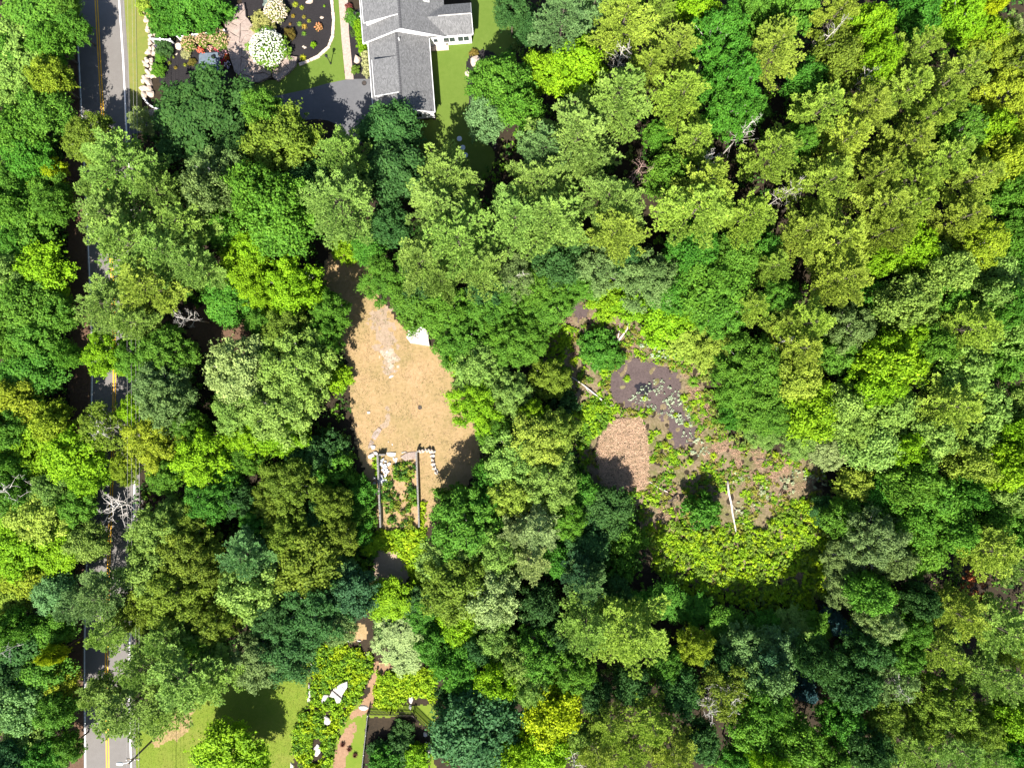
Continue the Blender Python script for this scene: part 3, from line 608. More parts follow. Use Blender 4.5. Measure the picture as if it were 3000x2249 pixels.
def block_mesh():                          # hollow concrete block, two cores, 0.4 x 0.2 x 0.2
    bm = MB(); L, Wd, H = .192, .096, .19; wl_ = .033
    def ring(x0, x1, y0, y1):
        return [(x0,y0),(x1,y0),(x1,y1),(x0,y1)]
    for z0, z1 in ((0, H),):
        bm.box(-L, L, -Wd, -Wd+wl_, z0, z1); bm.box(-L, L, Wd-wl_, Wd, z0, z1)
        for x in (-L, -.017, L-.034): bm.box(x, x+.034, -Wd+wl_, Wd-wl_, z0, z1-.004)
    return mesh_py('concrete_block', bm.v, bm.f, M['concrete'])
BLOCK = block_mesh()
def block_wall(pts, hcourses, label):
    f = empty('block_wall', W(*pts[0])); tag(f, label, 'wall', 'concrete block walls of the ruin'); b = f.location
    for a, c in zip(pts[:-1], pts[1:]):
        A, B = W(*a)-b, W(*c)-b; dd = B-A; L = dd.length; n = max(1, round(L/.4)); ang = math.atan2(dd.y, dd.x)
        for i in range(n):
            o = mk('concrete_block', BLOCK, None, f); o.location = A+dd*((i+.5)/n)+Vector((0,0,hcourses*.2)); o.rotation_euler = (0,0,ang)
        for c_ in range(hcourses):
            off = .2 if c_ % 2 else 0; x = 0.0; k_ = 0
            while x < L-.05:
                x2 = min(L, x+(.4 if (x > 0 or not off) else off)); m2 = MB(); m2.box(x+.004, x2-.004, -.097, .097, c_*.2+.003, (c_+1)*.2-.003)
                if c_ == hcourses-1 or k_ % 1 == 0:
                    pass
                if not hasattr(block_wall, 'acc'): block_wall.acc = MB()
                R2 = Matrix.Rotation(ang, 3, 'Z'); block_wall.acc.add([R2 @ Vector(p)+A for p in m2.v], m2.f); x = x2; k_ += 1
    o = block_wall.acc.build('lower_courses', M['concrete'], f); o['kind'] = 'stuff'; del block_wall.acc
block_wall([(1109,1330),(1118,1540)], 4, 'long left concrete block wall of the ruin, hollow cores showing')
block_wall([(1222,1322),(1230,1540)], 4, 'long right concrete block wall of the ruin, hollow cores showing')
block_wall([(1113,1330),(1131,1330)], 4, 'short concrete block return at the top left of the ruin')
block_wall([(1225,1321),(1227,1320)], 5, 'single block pier at the top of the right ruin wall')
t = empty('stone_wall', W(1245, 1325)); tag(t, 'low dry stone wall bending round the right of the ruin', 'stone wall')
rr = random.Random(9)
for x, y in [(1230,1321),(1240,1320),(1250,1318),(1258,1319),(1267,1322),(1268,1333),(1268,1345),(1270,1357),(1273,1370),(1278,1380)]:
    for dx in (0,):
        o = mk('stone', PALES[rr.randrange(4)], None, t); p = W(x, y)-t.location; sz = rr.uniform(.34,.5); o.location = (p.x, p.y, .14); o.scale = (sz*1.1, sz*.8, sz*1.2); o.rotation_euler = (0,0,rr.uniform(-.3,.3) if y < 1325 else 1.57+rr.uniform(-.3,.3))
        o = mk('stone', STONES[rr.randrange(6)], None, t); sz = rr.uniform(.3,.42); o.location = (p.x+rr.gauss(0,.08), p.y+rr.gauss(0,.05), .42); o.scale = (sz*1.1, sz*.8, sz); o.rotation_euler = (0,0,rr.uniform(0,6))
t = empty('stone_wall', W(1092, 1330)); tag(t, 'broken dry stone wall down the left of the ruin', 'stone wall')
for x, y in [(1085,1338),(1092,1331),(1101,1327),(1097,1400),(1098,1415),(1099,1430),(1100,1445)]:
    o = mk('stone', PALES[rr.randrange(4)], None, t); p = W(x, y)-t.location; sz = rr.uniform(.35,.5); o.location = (p.x, p.y, .14); o.scale = (sz, sz*.8, sz*1.3); o.rotation_euler = (0,0,rr.uniform(0,6))
for j, (pl, lab) in enumerate([([(1132,1326),(1145,1324),(1160,1325),(1158,1335),(1146,1338),(1134,1334)],'white slab at the top of the rubble heap'),([(1173,1337),(1190,1325),(1218,1322),(1220,1344),(1200,1346),(1188,1350)],'tan concrete apron slab at the head of the ruin'),([(1158,1341),(1166,1341),(1161,1363),(1156,1350)],'tall white shard right of the rubble heap'),([(1150,1338),(1157,1341),(1155,1352),(1151,1346)],'small white shard beside the tall one'),([(1176,1324),(1190,1321),(1191,1324),(1178,1328)],'thin pale slab above the tan apron')]):
    t = empty('stone_slab', W(*pl[0])); tag(t, lab, 'slab'); slabs(t, pl, 50, .10, .16, M['rock'] if j == 1 else M['pale_rock'], 'slab', 60+j, gap=.0)
rr = random.Random(12); chunk = []
for i in range(5):
    pl = [(math.cos(a)*rr.uniform(.6,1), math.sin(a)*rr.uniform(.6,1)) for a in sorted(rr.uniform(0,6.28) for _ in range(6))]
    m2 = MB(); m2.prism(ccw(pl), -.22, .22); chunk.append(mesh_py('concrete_chunk', m2.v, m2.f, M['rubble']))
for i in range(46):
    x, y = rr.uniform(1114,1148), rr.uniform(1338,1418)
    if x > 1148-(y-1338)*.22: x = rr.uniform(1114,1130)
    o = mk('concrete_chunk', chunk[i % 5]); sz = rr.uniform(.18,.42); p = W(x, y); o.location = (p.x, p.y, .1+rr.uniform(0,.22)); o.scale = (sz, sz*rr.uniform(.6,1), sz*.8)
    o.rotation_euler = (rr.gauss(0,.3), rr.gauss(0,.3), rr.uniform(0,6)); tag(o, 'broken grey concrete chunk heaped inside the left block wall', 'rubble', 'rubble heap in the ruin')
# rocks at the bottom garden
t = empty('rock_outcrop', W(985, 2020)); tag(t, 'jagged white outcrop among yellow-green plants near the bottom', 'rock outcrop')
slabs(t, [(968,2032),(980,2010),(1000,1995),(1021,1988),(1022,2005),(1008,2030),(1000,2050),(990,2052),(984,2035)], 2.2, .7, .95, M['pale_rock'], 'rock_slab', 14, gap=.03)
slabs(t, [(943,2050),(950,2030),(962,2028),(966,2038),(955,2048),(948,2058)], 3, .5, .6, M['pale_rock'], 'rock_slab', 15, gap=.02)
for x, y, sx, sy, lab in [(907,2020,.35,1.4,'long pale stone edging the lawn left of the white outcrop'),(906,2050,.3,.6,'small pale stone below the long edging stone'),(958,2105,.7,.9,'lichen-grey boulder below the white outcrop'),(930,2195,.55,1.2,'grey ledge near the bottom of the planted bank'),(1068,2072,.9,.45,'tan ledge stone beside the dirt path'),(1205,2048,.4,.7,'pale stone on the slope above the picket fence'),(1203,2070,.3,.45,'small pale stone just above the picket fence'),(1252,2190,.7,1.6,'long tan ledge at the right side of the garden plot'),(1246,2150,.45,.6,'tan stone above the long ledge in the garden plot'),(855,2242,.35,.8,'white stone at the bottom of the side lawn'),(1020,1877,.35,.15,'flat stone under the small dry patch'),(1052,1876,.5,.2,'flat grey stone at the right under the small dry patch'),(1074,1583-60,.5,.5,'pale stone half hidden left of the ruin'),(480,2085,.35,.4,'white stone at the foot of the utility pole')]:
    rock('pale_stone', x, y, sx, sy, max(.3, min(sx, sy)*.8), lab, 'stone', rz=0)

# ------------------------------------------------------------------ foliage builders
def quads(cen, u, v):                      # rhombus leaves: centres and half axes
    N = len(cen); V = np.stack([cen+u, cen+v, cen-u, cen-v], 1).reshape(-1, 3)
    return V, np.arange(4*N), np.full(N, 4)
def unit(a): return a/np.maximum(1e-9, np.linalg.norm(a, axis=-1, keepdims=True))
def leaf_frames(nrm, r):
    t = unit(np.cross(nrm, unit(r.normal(size=nrm.shape)))); return t, np.cross(nrm, t)
def leaf_mesh(name, cen, nrm, half, aspect, tint, r, mat=None):
    t, b = leaf_frames(unit(nrm), r); h = half*np.ones(len(cen)); h = h[:,None]
    V, F, S = quads(cen, t*h, b*h*aspect)
    return mesh_np(name, V, F, S, mat or M['leaf'], {'tint': ('FACE', np.clip(tint, 0, 1))})
def ball_clump(c, rad, n, r, flatz=.8, up=.5):
    """irregular spray of leaves: several little twigs' worth of leaves round a centre"""
    k_ = max(3, int(n/11)); sub = r.normal(size=(k_, 3))*np.array([.50, .50, .34*flatz])*rad
    sub[:,2] += .22*rad-.35*np.hypot(sub[:,0], sub[:,1])**2/max(.05, rad)
    dv = r.normal(size=(n, 3))*np.array([.19, .19, .13])*rad*r.uniform(.6, 1.5, (n, 1))
    s_ = sub[r.integers(0, k_, n)]; p = np.asarray(c)+s_+dv
    nr = unit(unit(s_+1e-6)*.45+dv/rad*1.2+np.array([0, 0, up])+r.normal(size=(n, 3))*.55)
    return p, nr
def crown_deciduous(seed, Rm=4.5, H=13, nclump=60, dens=72, half=.20, base=.38, spread=1.0, loose=1.0, shape=1.0):
    """returns crown mesh, branch mesh; trunk along z, crown from base*H to H"""
    r = np.random.default_rng(seed); P = []; Nn = []; T = []; br = MB()
    zc = H*(base+1)/2*1.02; hz = H*(1-base)/2
    lobes = [(r.uniform(0, 6.28), r.uniform(.80, 1.12)) for _ in range(5)]
    cs = []
    for i in range(nclump):
        a = i*2.399963+r.normal()*.25; zz = 1-(i+.5)/nclump*1.55           # from the top to a little below the middle
        rr_ = math.sqrt(max(0, 1-zz*zz)); lob = np.mean([l if math.cos(a-q) > .3 else 1 for q, l in lobes])
        f = r.choice([r.uniform(.45, .75), r.uniform(.85, 1.08)], p=[.38, .62])*lob
        c = np.array([math.cos(a)*rr_*Rm*f*spread, math.sin(a)*rr_*Rm*f*spread, zc+zz*hz*shape*r.uniform(.72, 1.0)])
        rad = Rm*r.uniform(.13, .33)*loose; cs.append((c, rad))
        n = int(dens*rad*rad*4.2/(half/.2)**2); p, nr = ball_clump(c, rad, n, r); P.append(p); Nn.append(nr)
        T.append(np.clip(r.normal(.5, .11)+r.normal(0, .17, n), 0, 1))
    for i in range(int(nclump*.35)):                                       # sparse inner clumps
        a = r.uniform(0, 6.28); q = r.uniform(.1, .65)*Rm; c = np.array([math.cos(a)*q, math.sin(a)*q, zc+r.uniform(-.6, .45)*hz]); rad = Rm*.2
        n = int(dens*rad*rad*2.0/(half/.2)**2); p, nr = ball_clump(c, rad, n, r); P.append(p); Nn.append(nr); T.append(np.clip(r.normal(.45, .15, n), 0, 1))
    P = np.concatenate(P); Nn = np.concatenate(Nn); T = np.concatenate(T)
    me = leaf_mesh('crown', P, Nn, half*r.uniform(.7, 1.25, len(P)), .62, T, r)
    fork = H*base*1.05; tr = .16+Rm*.02
    br.tube([(0,0,-.1),(0,0,.3),(r.normal()*.1,r.normal()*.1,fork),(r.normal()*.2,r.normal()*.2,H*.8)], [tr*1.5,tr*1.1,tr*.8,.05], 7)
    for c, rad in cs[::2]:
        z0 = fork*r.uniform(.75, 1.3); z0 = min(z0, c[2]-.3); mid = np.array([c[0]*.5, c[1]*.5, z0+(c[2]-z0)*.62])
        br.tube([(0,0,z0), mid, c], [tr*.42, tr*.24, .025], 4, False)
    return me, mesh_py('trunk', br.v, br.f, None, True)
def add_tufts(T, pos, dr, r, L, up=.35, per=5):
    T.append((np.repeat(pos, per, 0), np.repeat(dr, per, 0), L))
def crown_pine(seed, Rm=4.6, H=17, base=.42, whorls=9, limbs=6, droop=0.0, taper=.75, tuftL=.34, gappy=.08, flat_top=0.0):
    r = np.random.default_rng(seed); pos = []; dr = []; tv = []; br = MB()
    for w in range(whorls):
        t = (w+r.uniform(-.25, .25))/(whorls-1); t = min(max(t, 0), 1); z = H*(base+(1-base)*t*.97)
        Lw = Rm*((1-t)**taper*(.93)+.13)*(1 if t > .15 else .85)
        a0 = r.uniform(0, 6.28)
        for k_ in range(limbs):
            if r.random() < gappy: continue
            a = a0+k_*6.283/limbs+r.normal()*.22; L = Lw*r.uniform(.66, 1.12); rise = r.uniform(.10, .32)+.5*t-droop
            d0 = np.array([math.cos(a), math.sin(a), rise]); side = np.array([-math.sin(a), math.cos(a), 0]); bend = r.normal()*.12
            tb = np.clip(r.normal(.5, .15), 0, 1); pts = []
            for q in np.linspace(0, 1, 6):
                pts.append(np.array([0,0,z])+d0*L*q+side*bend*L*q*q+np.array([0,0,(.10*q*q-.10*q)*L]))
            br.tube(pts, [max(.010, .032*L/Rm*(1-q*.85)) for q in np.linspace(0,1,6)], 4, False)
            nt = max(4, int(L*3.4))
            for i in range(nt):
                q = .22+.78*(i+r.uniform(0,1))/nt; j = q*5; i0 = min(4, int(j)); p0 = pts[i0]+(pts[i0+1]-pts[i0])*(j-i0)
                for sgn in (-1, 1):
                    l = L*.36*(1.08-q)**.6*r.uniform(.6, 1.15)+.15; dv = unit(d0*(.75)+side*sgn*r.uniform(.6, 1.05)+np.array([0,0,.10+r.normal()*.12]))
                    m = max(2, int(l/.22))
                    for s in range(m):
                        pos.append(p0+dv*l*(s+r.uniform(.3,1))/m+r.normal(size=3)*.03); dr.append(dv+d0*.35); tv.append(tb)
            pos.append(pts[-1]); dr.append(d0); tv.append(tb)
    for _ in range(10): pos.append(np.array([r.normal()*.12, r.normal()*.12, H*r.uniform(.95, 1.0)])); dr.append(np.array([r.normal()*.5, r.normal()*.5, 1.])); tv.append(.6)
    pos = np.array(pos); dr = unit(np.array(dr)); tv = np.array(tv); per = 7; N = len(pos)*per
    pr = np.repeat(pos, per, 0); dd = unit(np.repeat(dr, per, 0)+r.normal(size=(N, 3))*np.array([.5, .5, .38])+np.array([0, 0, .22]))
    ln = tuftL*r.uniform(.6, 1.1, N)[:,None]
    nr = unit(np.array([0, 0, 1.])+r.normal(size=(N, 3))*.55); sd = unit(np.cross(dd, nr))
    V, F, S = quads(pr+dd*ln*.5, dd*ln*.55, sd*ln*.21)
    tint = np.clip(np.repeat(tv, per)+r.normal(0, .13, N), 0, 1)
    me = mesh_np('crown', V, F, S, M['leaf'], {'tint': ('FACE', tint)})
    br.tube([(0,0,-.1),(0,0,.4),(0,0,H*.5),(0,0,H*.98)], [.36,.27,.17,.03], 8)
    return me, mesh_py('trunk', br.v, br.f, None, True)
def dead_tree(seed, H=12, Rm=3.5, n=14, base=.4, twig=3, curl=.35):
    r = np.random.default_rng(seed); tr = MB(); br = MB()
    lean = np.array([r.normal()*.5, r.normal()*.5, 0])
    tr.tube([(0,0,-.1), lean*.3+np.array([0,0,H*.4]), lean+np.array([0,0,H*.95])], [.2,.13,.04], 7)
    def branch(p, dv, L, rad, lev):
        pts = [p]; q = p.copy(); v = dv.copy()
        for i in range(4):
            v = unit(v+r.normal(size=3)*curl*.6+np.array([0,0,.04])); q = q+v*L/4; pts.append(q.copy())
        br.tube(pts, [max(.016, rad*(1-i*.19)) for i in range(5)], 4, False)
        if lev > 0:
            for k_ in range(twig):
                i = r.integers(1, 5); branch(pts[i], unit(v+r.normal(size=3)*.75), L*r.uniform(.35,.6), rad*.5, lev-1)
    for i in range(n):
        t = base+(1-base)*(i+.5)/n; a = i*2.4+r.normal()*.3; p = lean*t*t+np.array([0,0,H*.95*t])
        branch(p, unit(np.array([math.cos(a), math.sin(a), r.uniform(.0,.5)])), Rm*(1.15-t*.7)*r.uniform(.7,1.1), .065, 2)
    return mesh_py('trunk', tr.v, tr.f, None, True), mesh_py('branches', br.v, br.f, None, True)

PROTO = {'P': [], 'D': [], 'F': [], 'S': [], 'C': [], 'L': []}
for i in range(6): PROTO['P'].append((crown_pine(100+i, whorls=[8,9,10,8,9,10][i], limbs=[6,6,5,7,6,6][i], base=[.45,.42,.5,.5,.4,.46][i], taper=[.8,.65,.75,.55,.9,.7][i], gappy=[.05,.1,.12,.08,.06,.15][i]), 4.6, 17))
for i in range(6): PROTO['D'].append((crown_deciduous(200+i, nclump=[62,54,70,48,66,58][i], half=[.20,.22,.19,.23,.20,.21][i], loose=[1,1.1,.9,1.15,.95,1][i]), 4.5, 13))
for i in range(4): PROTO['F'].append((crown_deciduous(300+i, nclump=90, half=.145, loose=.72, dens=60, base=.35), 4.5, 13))
for i in range(3): PROTO['L'].append((crown_deciduous(350+i, nclump=72, half=.15, loose=.72, dens=34, base=.35, spread=1.03), 4.5, 13))
for i in range(4): PROTO['S'].append((crown_deciduous(400+i, Rm=2.5, H=3.6, nclump=38, half=.15, base=.12, dens=85), 2.5, 3.6))
PROTO['C'].append((crown_pine(500, Rm=3.2, H=13, base=.12, whorls=16, limbs=9, droop=.28, taper=1.0, tuftL=.26, gappy=.02), 3.2, 13))
DEADP = [dead_tree(600+i, n=[14,18,12,16][i]) for i in range(4)]
BARKED = {}
def with_mat(me, mat):
    k_ = (me.name, mat.name)
    if k_ not in BARKED:
        c = me.copy(); c.materials.clear(); c.materials.append(mat); BARKED[k_] = c
    return BARKED[k_]

COL = {'lg': (.205,.335,.062), 'yg': (.265,.370,.045), 'bg': (.140,.270,.085), 'md': (.100,.235,.022), 'dk': (.050,.130,.030), 'br': (.195,.365,.012),
       'ol': (.160,.235,.025), 'yl': (.32,.42,.010), 'gr': (.145,.230,.068), 'te': (.058,.150,.055), 'pl': (.275,.375,.125), 'gd': (.245,.325,.022), 'vg': (.068,.210,.020), 'bl': (.045,.120,.115)}
CNAME = {'lg': 'light green', 'yg': 'yellow-green', 'bg': 'bluish green', 'md': 'mid-green', 'dk': 'dark green', 'br': 'bright lime-green', 'ol': 'olive', 'yl': 'bright yellow', 'gr': 'greyish green', 'te': 'teal', 'pl': 'pale green', 'gd': 'golden-olive', 'vg': 'vivid green', 'bl': 'blue-green'}
SNAME = {'P': ('pine_tree', 'feathery pine'), 'D': ('broadleaf_tree', 'leafy tree'), 'F': ('broadleaf_tree', 'fine-leaved tree'), 'L': ('sparse_tree', 'sparse tree with bare twigs'), 'S': ('shrub', 'rounded shrub'), 'C': ('spruce_tree', 'spruce')}
HT = {'P': 16.5, 'D': 12.5, 'F': 11.5, 'L': 11, 'S': 2.6, 'C': 9}
TREES = []
tr_r = random.Random(21)
def tree(px, py, r, kind='D', col='md', h=None, label=None, var=.10):
    H0 = h or HT[kind]*tr_r.uniform(.80, 1.18)*(.62 if px < 260 else 1)
    (crown, trunk), Rp, Hp = PROTO[kind][tr_r.randrange(len(PROTO[kind]))]
    hc = H0*(.72 if kind != 'S' else .5)
    p = W(px, py, hc); rm = r/20*(1-hc/CAMH)*(.92 if kind != 'P' else 1.03)
    root = empty(SNAME[kind][0], (p.x, p.y, 0), tr_r.uniform(0, 6.28)); s = rm/Rp
    root.scale = (s*tr_r.uniform(.94, 1.06), s*tr_r.uniform(.94, 1.06), H0/Hp)
    c = mk('crown', crown, None, root); g = tr_r.uniform(1-var, 1+var); b = COL[col]
    c.color = (b[0]*g*tr_r.uniform(.92, 1.08), b[1]*g, b[2]*g*tr_r.uniform(.9, 1.1), 1)
    bark = M['birch'] if kind in 'LF' else M['bark']
    t = mk('stem' if kind == 'S' else 'trunk', with_mat(trunk, bark), None, root)
    if kind == 'L':
        q = mk('bare_branches', with_mat(DEADP[tr_r.randrange(4)][1], M['birch']), None, root); q.scale = (Rp/3.5*1.0, Rp/3.5*1.0, Hp/12*1.02)
    TREES.append((root, px, py, r, kind, col, label)); return root

